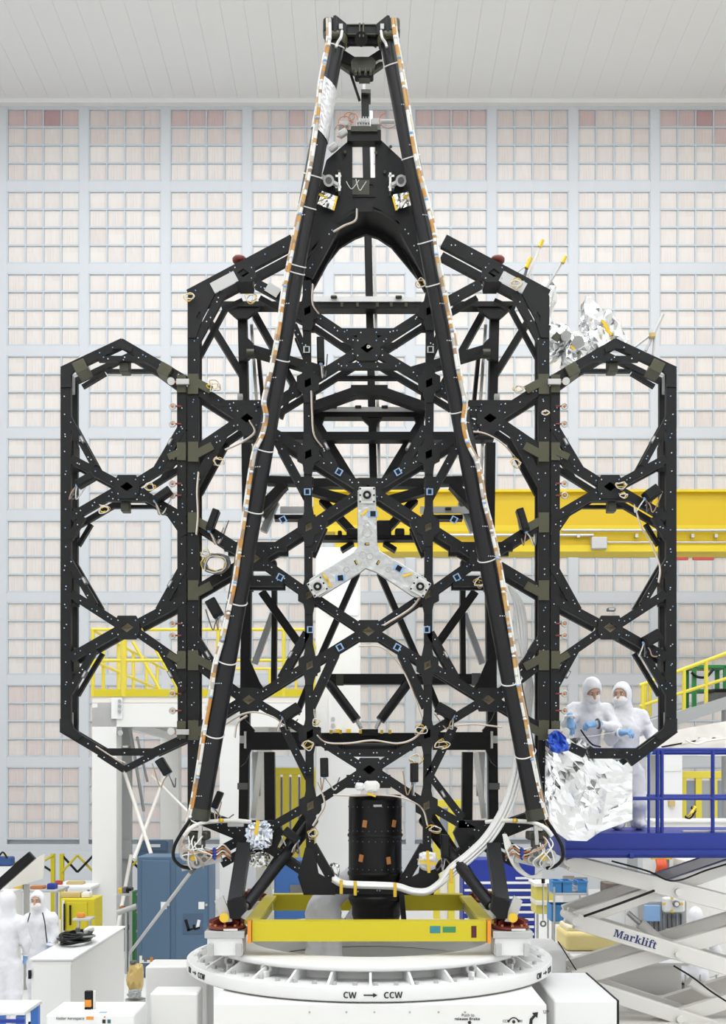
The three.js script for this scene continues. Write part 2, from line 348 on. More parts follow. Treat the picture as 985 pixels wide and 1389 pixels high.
  cross(cen, 498, 472, [[417, 421], [583, 421], [417, 519], [583, 519]], { w: 18, h: 17 });
  cross(cen, 499, 664, [[418, 616], [582, 616], [419, 714], [581, 714]], { w: 18, h: 16 });
  cross(cen, 500, 856, [[420, 806], [580, 806], [420, 902], [580, 902]], { w: 18, h: 15 });
  cross(cen, 501, 1044, [[420, 996], [581, 996], [421, 1093], [581, 1093]], { w: 18, h: 16 });
  for (const [cx, cy, yu, yd, yl, yd2] of [[335, 567, 519, 616, 525, 612], [345, 757, 714, 806, 708, 802], [337, 949, 902, 996, 897, 990], [338, 1136, 1093, 1188, 1108, 1172]])
    for (const m of [x => x, mir]) cross(cen, m(cx), cy, [[m(418), yu], [m(420), yd], [m(264), yl, 15], [m(264), yd2, 13]], { w: 18, h: 16 });
  for (const y of [421, 519, 616, 714, 806, 902, 996, 1093]) for (const s of [0, 1]) { const x = 417 + (y - 421) * 0.006; postPlate(cen, s ? mir(x) : x, y); }
  for (const m of [x => x, mir]) {
    crossPlate(cen, m(330), 370, 16, 12, 8, 6);
    plate('corner_plate', [[255, 400], [284, 386], [292, 398], [275, 430], [266, 458], [255, 458]].map(q => [m(q[0]), q[1]]), 0.012, 0.03, M.carbonB, cen, [[[266, 430], [271, 422], [273, 430], [268, 438]].map(q => [m(q[0]), q[1]])]);
    plate('foot_plate', [[414, 1150], [426, 1150], [432, 1185], [455, 1198], [455, 1214], [412, 1214], [404, 1190]].map(q => [m(q[0]), q[1]]), 0.012, 0.05, M.carbonB, cen);
    // olive hinge plates along the seam between wing and centre
    for (const [y, dir, len] of [[520, 1, 24], [612, -1, 26], [800, -1, 24], [895, 1, 26], [990, -1, 24], [708, 1, 26]]) {
      const cs = [[0, 0]];
      pbox('hinge_plate', Math.min(m(255), m(269)), y - 13, Math.max(m(255), m(269)), y + 14, 0.022, 0.022, M.olive, cen);
      if (y !== 708 && y !== 800) pbox('hinge_plate', Math.min(m(240), m(252)), y - 12, Math.max(m(240), m(252)), y + 12, 0.02, 0.02, M.olive, cen);
      bar('hinge_plate', m(266), y + (dir > 0 ? -2 : 4), m(266 + len * 0.85), y + (dir > 0 ? -2 : 4) + dir * len * 0.45, 11, 0.018, 0.02, M.olive, cen);
      if (y === 612 || y === 895) bar('hinge_plate', m(243), y + 1, m(228), y + 8 * -dir + (y === 612 ? 0 : 0), 9, 0.018, 0.02, M.olive, cen);
    }
    // silver jig clamps at the seam
    for (const y of [518, 993]) { const k = W(m(248), y, 0.05); rbox('clamp', k, [0.12, 0.05, 0.03], M.tin, cen, 0.005); rod('clamp', W(m(232), y - 1, 0.06), W(m(232), y - 1, 0.03), 0.035, M.silver, cen); rod('clamp_pin', W(m(237), y, 0.05), W(m(246), y, 0.05), 0.008, M.copper, cen); }
    for (const y of [551, 575, 656, 672, 846, 862, 941, 964]) {
      const g = sub('latch', cen), k = W(m(234), y, 0.02);
      mesh('ring', new THREE.TorusGeometry(0.026, 0.008, 8, 18), M.steel, g).position.copy(k);
      const b = mesh('ball', SPH, M.copper, g); b.scale.setScalar(0.014); b.position.copy(k);
      rod('pin', W(m(237.5), y, 0.02), W(m(246), y, 0.02), 0.008, M.red, g);
    }
    // blue and white target patches
    for (const [x, y, a] of [[417, 667, 0], [460, 640, -0.52], [384, 705, 0.5], [380, 783, -0.5], [421, 854, 0], [461, 878, 0.5], [416, 474, 0]]) {
      const k = W(m(x), y, 0.02); rbox('target_patch', k, [0.062, 0.062, 0.004], y === 474 ? M.tin : M.boltB, cen, 0.002, [0, 0, m(1) > 500 ? -a : a]);
      rbox('target_patch', V(k.x, k.y, k.z + 0.003), [0.036, 0.044, 0.004], M.black, cen, 0.002, [0, 0, m(1) > 500 ? -a : a]);
    }
  }
  // apex: broad deep gusset carrying the top hexagon
  const apex = [[474, 190], [517, 190], [546, 217], [578, 318], [583, 352], [566, 330], [537, 300], [517, 287], [497, 280], [478, 287], [455, 301], [432, 330], [410, 356], [414, 318], [443, 217]];
  plate('apex_plate', apex, 0.0, 0.06, M.carbon, cen, [[[478, 190.5], [509, 190.5], [509, 241], [478, 241]]]);
  for (const [a, b] of [[[410, 356], [432, 330]], [[432, 330], [455, 301]], [[455, 301], [478, 287]], [[478, 287], [497, 280]], [[497, 280], [517, 287]], [[517, 287], [537, 300]], [[537, 300], [562, 330]], [[562, 330], [583, 356]]]) {
    const p = W(a[0], a[1], 0), q = W(b[0], b[1], 0); p.z = q.z = -0.19; beam('arch_web', p, q, 0.03, 0.38, M.carbonB, cen);
    p.z = q.z = -0.36; p.y -= 0.03; q.y -= 0.03; beam('arch_flange', p, q, 0.1, 0.04, M.carbonR, cen);
  }
  pbox('apex_cap', 471, 176, 517, 191, 0.04, 0.1, M.carbonB, cen); pbox('apex_cap', 476, 171, 512, 178, 0.06, 0.12, M.oliveDark, cen);
  for (const y of [205, 255, 275]) pbox('access_panel', 482 - (y === 255 ? 4 : 0), y === 205 ? 243 : y, 506 + (y === 255 ? 4 : 0), (y === 205 ? 250 : y + 12), 0.008, 0.01, M.carbonB, cen);
  pbox('access_panel', 478, 244, 501, 264, 0.012, 0.012, M.oliveDark, cen);
  // apex deployables: silver latches and foil patches
  for (const m of [x => x, x => 990 - x]) {
    const g = sub('launch_latch', cen);
    pbox('bracket', Math.min(m(459), m(462)), 234, Math.max(m(459), m(462)), 259, 0.08, 0.08, M.silver, g); pbox('bracket', Math.min(m(455), m(463)), 237, Math.max(m(455), m(463)), 240, 0.08, 0.06, M.silver, g); pbox('bracket', Math.min(m(455), m(463)), 252, Math.max(m(455), m(463)), 255, 0.08, 0.06, M.silver, g);
    rod('drum', W(m(446), 245, 0.02), W(m(446), 245, 0.14), 0.05, M.steel, g); rod('drum', W(m(446), 245, 0.14), W(m(446), 245, 0.16), 0.03, M.grayD, g);
    bar('link', m(431), 226, m(434), 238, 3.5, 0.12, 0.04, M.silver, g); bar('link', m(432), 235, m(445), 243, 4, 0.12, 0.04, M.silver, g); bar('link', m(440), 240, m(459), 250, 4, 0.1, 0.04, M.tin, g);
    const f = foilPatch(W(m(444), 272, 0.05), 0.15, 0.13, m(1) > 500 ? 0.25 : -0.35, 4); mesh('foil_patch', f, M.foil, cen);
    bar('tape', m(433), 263, m(443), 268, 3, 0.1, 0.004, M.gold, cen); bar('tape', m(457), 266, m(452), 285, 3, 0.1, 0.004, M.gold, cen);
  }
  for (const [x, y] of [[468, 206], [510, 207], [448, 199], [530, 199], [460, 232], [522, 233]]) rod('fitting', W(x, y, 0.0), W(x, y, 0.03), 0.014, M.olive, cen);
  for (const [a, b] of [[[470, 246], [483, 250]], [[483, 243], [493, 252]]]) tube('loose_cable', [W(a[0], a[1], 0.05), W((a[0] + b[0]) / 2 - 4, a[1] + 5, 0.1), W((a[0] + b[0]) / 2, b[1] + 6, 0.08), W(b[0], b[1], 0.05), W(b[0] + 4, b[1] - 6, 0.06)], 0.0035, M.cableW, cen);
  // top of apex: white actuator and loops
  pbox('actuator', 484, 160, 502, 171, 0.0, 0.12, M.white, cen, 0.01); pbox('actuator', 503, 160, 517, 169, 0.02, 0.12, M.tin, cen, 0.01); rod('actuator_rod', W(517, 165, -0.03), W(535, 165, -0.03), 0.018, M.tin, cen); pbox('actuator', 459, 164, 473, 170, 0.02, 0.1, M.tin, cen, 0.01);
  for (let k = 0; k < 5; k++) pbox('actuator_fin', 485 + k * 3.6, 158, 486.6 + k * 3.6, 166, 0.03, 0.05, M.tin, cen);
  for (const [x, y, r, e] of [[474, 158, 7, 0.8], [468, 166, 9, 0.9], [479, 160, 6, 1], [527, 163, 12, 0.9], [462, 178, 8, 1.1]]) {
    const pts = []; for (let i = 0; i < 9; i++) { const a = i / 8 * 5.2 + x; pts.push(W(x + Math.cos(a) * r, y + Math.sin(a) * r * e, 0.03 + 0.02 * i / 8)); } tube('loose_cable', pts, 0.0038, M.copper, cen, 40);
  }
  for (const [x, y] of [[465, 181], [452, 200]]) { const k = W(x, y, 0.06); rbox('connector', k, [0.09, 0.06, 0.06], M.tin, cen, 0.02, [0, 0, 0.6]); }

  // ---- rear frame, about 1.3 to 2 m behind
  const RB = (x1, y1, x2, y2, w, z = -1.5, dep = 0.14, mat = M.carbonR) => bar('rear_strut', x1, y1, x2, y2, w, z, dep, mat, rear);
  const RS = (x1, y1, x2, y2, w, z, dep, mat) => { RB(x1, y1, x2, y2, w, z, dep, mat); RB(mir(x1), y1, mir(x2), y2, w, z, dep, mat); };
  RB(495, 124, 507, 664, 10, -1.6, 0.16); RB(503.5, 150, 515, 664, 4, -1.62, 0.02, M.silver);  // thin silver strip stands in for the lit right face of the post
  pbox('rear_cap', 490, 121, 503, 126, -1.55, 0.2, M.oliveDark, rear); bar('rear_strut', 494, 104, 494, 122, 4, -1.6, 0.03, M.tin, rear);
  RB(424, 414, 572, 414, 9, -1.5); RB(424, 562, 577, 562, 7, -1.5); RB(330, 591, 670, 591, 11, -1.4);
  pbox('white_tape', 424, 402, 572, 409, -1.48, 0.02, M.white, rear); pbox('white_tape', 430, 552, 572, 558, -1.48, 0.02, M.white, rear); pbox('white_tape', 570, 687, 655, 696, -1.48, 0.02, M.white, rear); pbox('white_tape', 380, 687, 425, 696, -1.48, 0.02, M.white, rear);
  for (const [x, y] of [[453, 403], [541, 403], [453, 552], [486, 552], [522, 552], [555, 552], [608, 690]]) { const k = W(x, y, -1.46); rbox('lifting_clip', k, [0.07, 0.03, 0.04], M.oliveDark, rear, 0.012); }
  for (const x of [464, 485, 512, 531, 551]) { const k = W(x, 413, -1.49); rbox('strap', k, [0.03, 0.05, 0.006], M.olive, rear, 0.002); }
  plate('rear_gusset', [[490, 567], [519, 567], [511, 576], [511, 588], [500, 588], [500, 576]], -1.5, 0.05, M.carbonR, rear);
  RS(420, 552, 482, 530, 12, -1.3); RB(476, 529, 526, 529, 14, -1.3); RS(343, 473, 443, 503, 11, -1.3); RS(430, 574, 478, 652, 11, -1.5);
  plate('rear_gusset', [[425, 562], [442, 562], [437, 575], [436, 585], [425, 590]], -1.5, 0.05, M.carbonR, rear); plate('rear_gusset', [[575, 562], [560, 562], [565, 575], [566, 585], [576, 590]], -1.5, 0.05, M.carbonR, rear);
  RB(425, 654, 576, 654, 11, -1.45); RS(424, 664, 478, 679, 11, -1.4); RS(436, 676, 486, 728, 10, -1.6); RS(372, 701, 428, 701, 6, -1.4); RB(428, 729, 576, 729, 7, -1.6);
  for (const [x0, y0, x1, y1] of [[470, 716, 486, 728], [511, 705, 531, 728], [536, 716, 549, 728], [458, 719, 464, 726], [556, 719, 562, 726]]) pbox('rear_box', x0, y0, x1, y1, -1.55, 0.15, M.black, rear, 0.02);
  for (const m of [x => x, mir]) { RB(m(485), 776, m(433), 894, 8, -1.7); RB(m(537), 745, m(521), 735, 6, -1.7); }
  RB(446, 921, 650, 921, 14, -1.4); pbox('strap', 456, 915, 466, 930, -1.38, 0.01, M.oliveDark, rear); pbox('strap', 640, 913, 652, 930, -1.38, 0.01, M.grayD, rear);
  for (const m of [x => x, mir]) { rod('rear_tube', W(m(446), 926, -1.4), W(m(484), 977, -1.3), 0.052, M.boom, rear); rod('tube_end', W(m(484), 977, -1.3), W(m(490), 988, -1.28), 0.022, M.silver, rear); }
  RB(428, 1003, 576, 1003, 18, -1.2); pbox('rear_box', 490, 989, 513, 998, -1.15, 0.15, M.black, rear); for (const x of [447, 460, 487, 516, 527]) pbox('tape', x, 990, x + 4, 995, -1.1, 0.02, M.gold, rear);
  RB(440, 1012, 560, 1012, 12, -0.6); pbox('rear_box', 465, 1008, 540, 1026, -0.5, 0.3, M.black, rear, 0.03);
  // outer rear posts and their bracing
  for (const m of [x => x, mir]) {
    RB(m(328), 415, m(331), 552, 12, -1.3); RB(m(334), 600, m(336), 800, 13, -1.3); RB(m(334), 800, m(330), 1112, 13, -1.3); RB(m(341), 440, m(348), 545, 4, -1.5, 0.03, M.silver); RB(m(345), 600, m(347), 640, 4, -1.5, 0.03, M.silver); RB(m(350), 480, m(357), 552, 5, -1.6);
    RB(m(300), 412, m(385), 412, 7, -1.2); plate('rear_gusset', [[302, 414], [355, 414], [340, 428], [334, 432], [322, 432], [317, 428]].map(q => [m(q[0]), q[1]]), -1.22, 0.05, M.carbonR, rear);
    RB(m(285), 437, m(330), 510, 9, -1.4); RB(m(345), 424, m(405), 532, 9, -1.4);
    plate('rear_gusset', [[324, 446], [334, 456], [344, 466], [345, 476], [338, 486], [324, 490]].map(q => [m(q[0]), q[1]]), -1.18, 0.06, M.carbonR, rear);
    rod('rear_tube', W(m(335), 480, -1.15), W(m(345), 480, -1.15), 0.05, M.oliveDark, rear);
    RB(m(355), 802, m(408), 876, 11, -1.0); RB(m(362), 650, m(425), 652, 10, -1.2); RB(m(352), 690, m(386), 655, 12, -1.2); RB(m(357), 700, m(388), 658, 5, -1.5, 0.1, M.olive);
    RB(m(374), 680, m(357), 720, 9, -1.6, 0.1, M.gray); RB(m(370), 832, m(345), 900, 8, -1.7, 0.08, M.gray); RB(m(372), 828, m(371), 930, 7, -1.4); RB(m(371), 760, m(372), 830, 7, -1.5);
    plate('rear_gusset', [[326, 880], [338, 893], [352, 925], [362, 940], [330, 950], [326, 940]].map(q => [m(q[0]), q[1]]), -1.1, 0.06, M.carbonR, rear);
    RB(m(327), 1005, m(412), 1005, 24, -1.0); plate('rear_gusset', [[326, 960], [332, 975], [345, 990], [340, 1018], [333, 1034], [326, 1040]].map(q => [m(q[0]), q[1]]), -1.0, 0.08, M.carbonR, rear);
    RB(m(365), 1020, m(366), 1120, 14, -0.9); RB(m(354), 1020, m(343), 1110, 7, -1.1, 0.08, M.silver); RB(m(347), 1020, m(348), 1080, 10, -1.2, 0.1, M.tin); pbox('rear_box', Math.min(m(322), m(336)), 1062, Math.max(m(322), m(336)), 1071, -1.28, 0.2, M.grayD, rear);
    RB(m(434), 890, m(402), 968, 8, -1.7); RB(m(420), 1098, m(346), 1210, 10, -0.9, 0.1); RB(m(432), 1088, m(360), 1195, 8, -1.1, 0.1, M.black);
    RB(m(320), 345, m(322), 360, 3, -0.1, 0.03, M.steel);
    const cap = W(m(325), 356, -0.1); const kn = mesh('lifting_knob', new THREE.LatheGeometry([[0, -0.03], [0.05, -0.03], [0.066, -0.012], [0.068, 0.012], [0.055, 0.028], [0, 0.032]].map(q => new THREE.Vector2(...q)), 28), M.red, rear); kn.position.set(cap.x, cap.y + 0.02, cap.z); rod('knob_stem', V(cap.x, cap.y - 0.14, cap.z), V(cap.x, cap.y - 0.005, cap.z), 0.022, M.silver, rear);
    bar('foil_tape', m(288), 391, m(320), 374, 15, 0.014, 0.006, M.tin, cen); if (m(1) === 1) bar('foil_tape', m(362), 388, m(378), 398, 13, 0.014, 0.006, M.tin, cen);
    for (const y of [553, 549]) pbox('clamp', Math.min(m(322), m(329)), y - 15, Math.max(m(322), m(329)), y, -1.0, 0.05, M.tin, rear);
    pbox('clamp', Math.min(m(331), m(334)), 992, Math.max(m(331), m(334)), 1015, -0.7, 0.05, M.silver, rear); pbox('clamp', Math.min(m(325), m(333)), 998, Math.max(m(325), m(333)), 1008, -0.75, 0.05, M.tin, rear);
    // support legs running down to the mounts
    rod('leg_tube', W(m(425), 1112, -0.4), W(m(334), 1228, 0.62), 0.055, M.boom, rear, true); rod('leg_fitting', W(m(336), 1225, 0.6), W(m(326), 1238, 0.7), 0.03, M.silver, rear);
    const a = W(m(331), 1150, 0.2), b = W(m(316), 1245, 0.82); beam('leg', a, b, 0.12, 0.14, M.black, rear);
    plate('leg_shoe', [[308, 1222], [330, 1216], [334, 1236], [324, 1247], [312, 1246]].map(q => [m(q[0]), q[1]]), 0.92, 0.12, M.black, rear);
    plate('leg_bracket', [[291, 1222], [302, 1215], [309, 1232], [315, 1250], [303, 1251], [297, 1240]].map(q => [m(q[0]), q[1]]), 0.9, 0.04, M.tin, rear); rod('leg_bracket_drum', W(m(304), 1245, 0.9), W(m(304), 1245, 0.98), 0.04, M.gold, rear);
    plate('rear_gusset', [[313, 1113], [375, 1113], [385, 1130], [375, 1152], [330, 1152], [318, 1140]].map(q => [m(q[0]), q[1]]), -0.02, 0.1, M.black, cen);
  }
  // ---- hanging electronics boxes with their pigtails
  for (const [x, y, w, h, a] of [[116, 652, 11, 26, -1.05], [221, 672, 11, 26, -0.95], [289, 706, 10, 30, -0.35], [291, 825, 15, 26, 0.5], [435, 476, 10, 34, 0.02], [395, 966, 15, 26, -1.0], [440, 1041, 11, 26, 0.02], [562, 1048, 11, 26, 0.0], [604, 965, 15, 26, 1.05], [709, 706, 10, 32, 0.3], [884, 670, 16, 22, -0.95], [884, 866, 16, 24, -1.05], [222, 1040, 12, 24, 0.55], [295, 1085, 9, 24, -0.4], [395, 1133, 12, 24, 0.9], [604, 1148, 11, 32, 0.0]]) {
    const g = sub('electronics_box', T), k = W(x, y, 0.06), s = sc(0.06);
    rbox('body', k, [w * s, h * s, 0.1], M.black, g, 0.01, [0, 0, a]);
    rbox('lid', V(k.x, k.y, k.z + 0.05), [w * s * 0.7, h * s * 0.8, 0.012], M.carbon, g, 0.004, [0, 0, a]);
    const e = V(Math.sin(a), -Math.cos(a), 0).multiplyScalar(h * s / 2), tip = k.clone().add(e);
    for (let q = 0; q < 3; q++) { const o = rr(-0.05, 0.05); tube('pigtail', [tip.clone(), tip.clone().add(V(o, -0.06, 0.01)), tip.clone().add(V(o * 1.8, -0.12, -0.03)), k.clone().add(V(o * 3, -0.05 + rr(-.1, .1), -0.1))], 0.006, q === 1 ? M.cableT : q ? M.grayD : M.cableW, g, 20); }
    const con = mesh('connector', SPH, M.boltB, g); con.scale.set(0.018, 0.018, 0.018); con.position.copy(tip);
  }
  // small sensor clips on the hexagon sides
  for (const [x, y, a] of [[231, 600, -0.5], [112, 597, 0.5], [231, 792, -0.5], [115, 788, 0.5], [231, 915, 0.5], [115, 915, -0.5], [767, 600, 0.5], [885, 597, -0.5], [443, 606, 0.5], [554, 606, -0.5], [394, 888, -0.5], [605, 888, 0.5], [601, 1077, 0.5], [770, 915, -0.5], [282, 888, 0.5], [171, 1013, 1.57], [829, 827, 1.57]]) { const k = W(x, y, 0.0), g = sub('sensor_clip', T); rbox('clip_body', k, [0.03, 0.075, 0.06], M.grayD, g, 0.006, [0, 0, a]); rbox('clip_window', V(k.x, k.y, 0.031), [0.016, 0.05, 0.006], M.tin, g, 0.002, [0, 0, a]); }
  // gold foil tufts and wire loops hooked on the members
  for (const [x, y, r] of [[140, 691, 9], [204, 661, 8], [279, 750, 9], [258, 402, 9], [340, 405, 10], [500, 470, 3], [843, 658, 9], [846, 672, 6], [700, 385, 9], [290, 524, 10], [296, 626, 9], [704, 527, 9], [700, 628, 9], [429, 980, 7], [570, 990, 10], [600, 1010, 11], [418, 1010, 9], [565, 1030, 10], [590, 1125, 12], [425, 1130, 10], [571, 384, 9], [650, 790, 10], [740, 560, 6]]) {
    const g = sub('wire_loop', T);
    for (let q = 0; q < 3; q++) { const pts = []; const ph = rr(0, 6), ec = rr(0.5, 1); for (let i = 0; i < 9; i++) { const b = ph + i / 8 * 7.2; pts.push(W(x + Math.cos(b) * r * rr(0.35, 1.1), y + Math.sin(b) * r * ec * rr(0.3, 1.0), 0.05 + q * 0.012)); } tube('wire', pts, 0.0038, [M.cableT, M.gold, M.cableW][q], g, 36); }
  }
  // dense coil of grey wires on the seam
  { const g = sub('wire_coil', T); for (let q = 0; q < 16; q++) { const pts = []; for (let i = 0; i < 9; i++) { const b = i / 8 * 6.3 + q; pts.push(W(293 + Math.cos(b) * (16 + rr(-4, 4)) + rr(-1, 1), 764 + Math.sin(b) * (12 + rr(-3, 3)), 0.05 + 0.006 * q)); } tube('wire', pts, 0.006, q % 4 === 0 ? M.gold : q % 3 ? M.grayD : M.tin, g, 44); } }
  // harness runs along the hexagon edges
  const runs = [
    [[484, 283], [482, 298], [466, 306], [452, 314]], [[424, 385], [424, 412], [432, 425]], [[422, 530], [423, 560], [426, 590], [437, 606]], [[575, 800], [560, 822], [520, 848]], [[486, 876], [515, 877], [530, 888], [548, 912], [562, 945], [572, 975]],
    [[430, 997], [440, 1006], [470, 1008], [505, 1004], [540, 1008], [560, 1002], [578, 985]], [[452, 1078], [480, 1079], [515, 1078], [545, 1082], [572, 1096], [580, 1120]], [[430, 1060], [440, 1090], [430, 1110], [424, 1120]], [[610, 985], [640, 982], [680, 986]], [[300, 985], [330, 968], [350, 966], [375, 975], [385, 985]], [[318, 1000], [322, 980], [335, 970]],
    [[632, 585], [655, 587], [680, 600], [697, 618]], [[862, 690], [870, 715], [882, 735], [895, 770], [893, 790]], [[338, 570], [345, 585], [330, 598], [305, 610]], [[269, 640], [267, 665], [268, 700], [266, 725]], [[130, 1012], [150, 1025], [170, 1035]],
  ];
  for (const r of runs) { const g = sub('harness', T); tube('sleeve', r.map(q => W(q[0], q[1], 0.04)), 0.0065, M.cableW, g, 48); tube('strand', r.map(q => W(q[0] + 1.2, q[1] + 1, 0.045)), 0.0045, M.cableT, g, 48); }
  // fasteners
  const bw = [], bb = [], bg = new THREE.CylinderGeometry(0.0058, 0.0058, 0.008, 6); bg.rotateX(Math.PI / 2);
  for (const [p, blue] of bolts) (blue ? bb : bw).push(xform(bg, p));
  stuff(mesh('fastener', merge(bw), M.boltW, T)); stuff(mesh('fastener', merge(bb), M.boltB, T));
}
// crumpled quad in the image plane
function foilPatch(c, w, h, rot, amp = 4, n = 7) {
  const g = new THREE.BoxGeometry(w, h, 0.012, n, n, 1), p = g.attributes.position;
  for (let i = 0; i < p.count; i++) { const x = p.getX(i), y = p.getY(i); p.setZ(i, p.getZ(i) + 0.012 * amp * 0.4 * noise.noise(x * 20 + c.x * 9, y * 20 + c.y * 7, 2.3)); }
  g.rotateZ(rot); g.translate(c.x, c.y, c.z); g.computeVertexNormals(); return g;
}

// ================================================================ BOOM TOWER in front
{
  const T = thing('boom_tower', 'pair of long black tubular booms meeting at a hinged hub above the hexagon frame', 'boom');
  const Z0 = 0.42, Z1 = 0.3;
  const dirs = [[269, 1112, 456, 58], [730, 1112, 527.5, 58]];
  dirs.forEach(([xb, yb, xt, yt], s) => {
    const a = W(xb, yb, Z0), b = W(xt, yt, Z1), d = b.clone().sub(a), L = d.length(), u = d.clone().normalize();
    const g = sub('boom', T);
    const bm = mesh('tube', new THREE.CylinderGeometry(0.077, 0.094, L, 48, 1), M.boom, g); bm.quaternion.setFromUnitVectors(Y_AX, u); bm.position.copy(a).add(b).multiplyScalar(0.5);
    const at = y => { const t = (yb - y) / (yb - yt); return a.clone().lerp(b, t); };
    // tie rings
    const ys = s ? [88, 215, 330, 388, 560, 760, 925, 1022] : [62, 240, 283, 362, 372, 490, 612, 695, 818, 897, 995, 1108];
    for (const y of ys) { const p = at(y), t = (yb - y) / (yb - yt), R = 0.094 + (0.077 - 0.094) * t + 0.003; const m = mesh('tie', new THREE.TorusGeometry(R, 0.006, 6, 28), M.cableW, g); const tilt = u.clone().add(V(s ? -0.12 : 0.12, 0, 0.55)).normalize(); m.quaternion.setFromUnitVectors(Z_AX, tilt); m.position.copy(p); m.scale.y = 1.14; }
    // lower collar
    const c0 = a.clone().addScaledVector(u, 0.0), c1 = a.clone().addScaledVector(u, 0.1); rod('collar', c0, c1, 0.1, M.oliveDark, g, true);
    const e0 = b.clone().addScaledVector(u, -0.02), e1 = b.clone().addScaledVector(u, 0.05); rod('collar', e0, e1, 0.098, M.olive, g, true);
    // bolt lines on the tube
    const bl = []; for (const y of [150, 205, 300, 420, 470, 520, 580, 640, 720, 760, 840, 930, 1010, 1080]) for (let k = 0; k < 4; k++) { const p = at(y), t = (yb - y) / (yb - yt), R = 0.094 - 0.017 * t, an = (k - 1.5) * 0.22 + (s ? 0.3 : -0.3); bl.push(xform(SPH, p.clone().add(V(Math.sin(an) * R, 0, Math.cos(an) * R)), [0.005, 0.005, 0.005])); }
    stuff(mesh('fastener', merge(bl.map(q => q)), M.boltW, g));
    if (!s) { // silver wrap round the upper tube, ends cut on the slant
      const n = 40, rows = 26, pos = [], idx = [];
      for (let j = 0; j <= rows; j++) for (let i = 0; i <= n; i++) {
        const an = i / n * Math.PI * 2, v = j / rows, yy = 186 + (116 - 186) * v; const sl = Math.sin(an) * 10;
        const p = at(yy + sl), R = 0.0835 + 0.004 + 0.006 * noise.noise(i * 0.7, j * 0.8, 3);
        pos.push(p.x + Math.sin(an) * R, p.y, p.z + Math.cos(an) * R);
      }
      for (let j = 0; j < rows; j++) for (let i = 0; i < n; i++) { const q = j * (n + 1) + i; idx.push(q, q + 1, q + n + 1, q + 1, q + n + 2, q + n + 1); }
      const w = new THREE.BufferGeometry(); w.setAttribute('position', new THREE.Float32BufferAttribute(pos, 3)); w.setIndex(idx); w.computeVertexNormals();
      mesh('silver_wrap', w, std(lin(0.6, 0.6, 0.61), 0.4, 0.6, { side: THREE.DoubleSide, flatShading: true }), g);
    }
  });
  // banded cable harness following each boom
  const hl = [[447, 24], [447, 52], [441, 82], [436, 110], [431, 160], [421, 228], [407, 290], [395, 348], [387, 388], [376, 465], [363, 525], [359, 545], [362, 563], [357, 588], [347, 610], [341, 640], [334, 690], [325, 750], [319, 790], [310, 832], [302, 868], [293, 900], [286, 945], [278, 990], [268, 1055], [258, 1108], [250, 1135]];
  const hr = [[533, 24], [536, 50], [541, 78], [548, 118], [558, 180], [567, 228], [578, 270], [589, 318], [592, 345], [603, 400], [613, 448], [621, 500], [630, 545], [628, 572], [634, 600], [647, 628], [657, 682], [667, 720], [675, 757], [683, 803], [691, 852], [697, 890], [703, 930], [712, 975], [722, 1030], [734, 1088], [744, 1122]];
  [hl, hr].forEach(h => {
    const g = sub('cable_harness', T); const pts = h.map(q => W(q[0], q[1], 0.5)), curve = new THREE.CatmullRomCurve3(pts), seg = 700;
    for (const [dx, r, cols] of [[0, 0.016, [[0.5, 0.24, 0.05], [0.7, 0.69, 0.66], [0.52, 0.3, 0.1], [0.45, 0.42, 0.38], [0.72, 0.71, 0.68], [0.3, 0.2, 0.12]]], [-0.022, 0.011, [[0.74, 0.73, 0.7], [0.45, 0.3, 0.18], [0.7, 0.7, 0.68], [0.6, 0.55, 0.42]]]]) {
      const c2 = new THREE.CatmullRomCurve3(pts.map(p => p.clone().add(V(dx * (h === hl ? 1 : -1), 0, -0.01))));
      const t = new THREE.TubeGeometry(c2, seg, r, 7).toNonIndexed(), n = t.attributes.position.count, col = new Float32Array(n * 3), per = n / seg; let cur = 0, left = 0;
      for (let s = 0; s < seg; s++) { if (left <= 0) { cur = Math.floor(rnd() * cols.length); left = 2 + Math.floor(rnd() * 7); } left--; for (let k = 0; k < per; k++) col.set(cols[cur], (s * per + k) * 3); }
      t.setAttribute('color', new THREE.BufferAttribute(col, 3)); mesh('strand', t, std(0xffffff, 0.5, 0, { vertexColors: true }), g);
    }
    for (let k = 1; k < 26; k++) { const p = curve.getPoint(k / 26); const c = mesh('clip', SPH, k % 2 ? M.boltW : M.boltB, g); c.scale.set(0.019, 0.012, 0.019); c.position.copy(p); }
  });
  // top hub
  for (const [m, s] of [[x => x, 1], [x => 981 - x, -1]]) {
    const g = sub('hinge_block', T);
    pbox('block', Math.min(m(438), m(455)), 21, Math.max(m(438), m(455)), 43, 0.4, 0.14, s > 0 ? M.black : M.oliveDark, g, 0.03);
    pbox('block', Math.min(m(452), m(457)), 20, Math.max(m(452), m(457)), 44, 0.42, 0.2, M.carbon, g, 0.01);
    plate('block', [[455, 20], [470, 32], [470, 47], [463, 46], [455, 42]].map(q => [m(q[0]), q[1]]), 0.3, 0.08, M.carbon, g);
    pbox('collar', Math.min(m(440), m(460)), 40, Math.max(m(440), m(460)), 48, 0.42, 0.22, M.olive, g, 0.02);
    pbox('label_plate', Math.min(m(460), m(465)), 32, Math.max(m(460), m(465)), 39, 0.36, 0.01, M.tin, g);
    plate('strut', [[464, 66], [481, 77], [481, 90], [462, 82]].map(q => [m(q[0]), q[1]]), 0.1, 0.05, M.carbon, T); plate('strut', [[462, 83], [480, 91], [484, 97], [474, 97], [461, 88]].map(q => [m(q[0]), q[1]]), 0.08, 0.05, M.oliveDark, T);
    tube('loose_cable', [W(m(464), 42, 0.4), W(m(462), 52, 0.44), W(m(458), 58, 0.42), W(m(456), 64, 0.42)], 0.012, M.cableW, T);
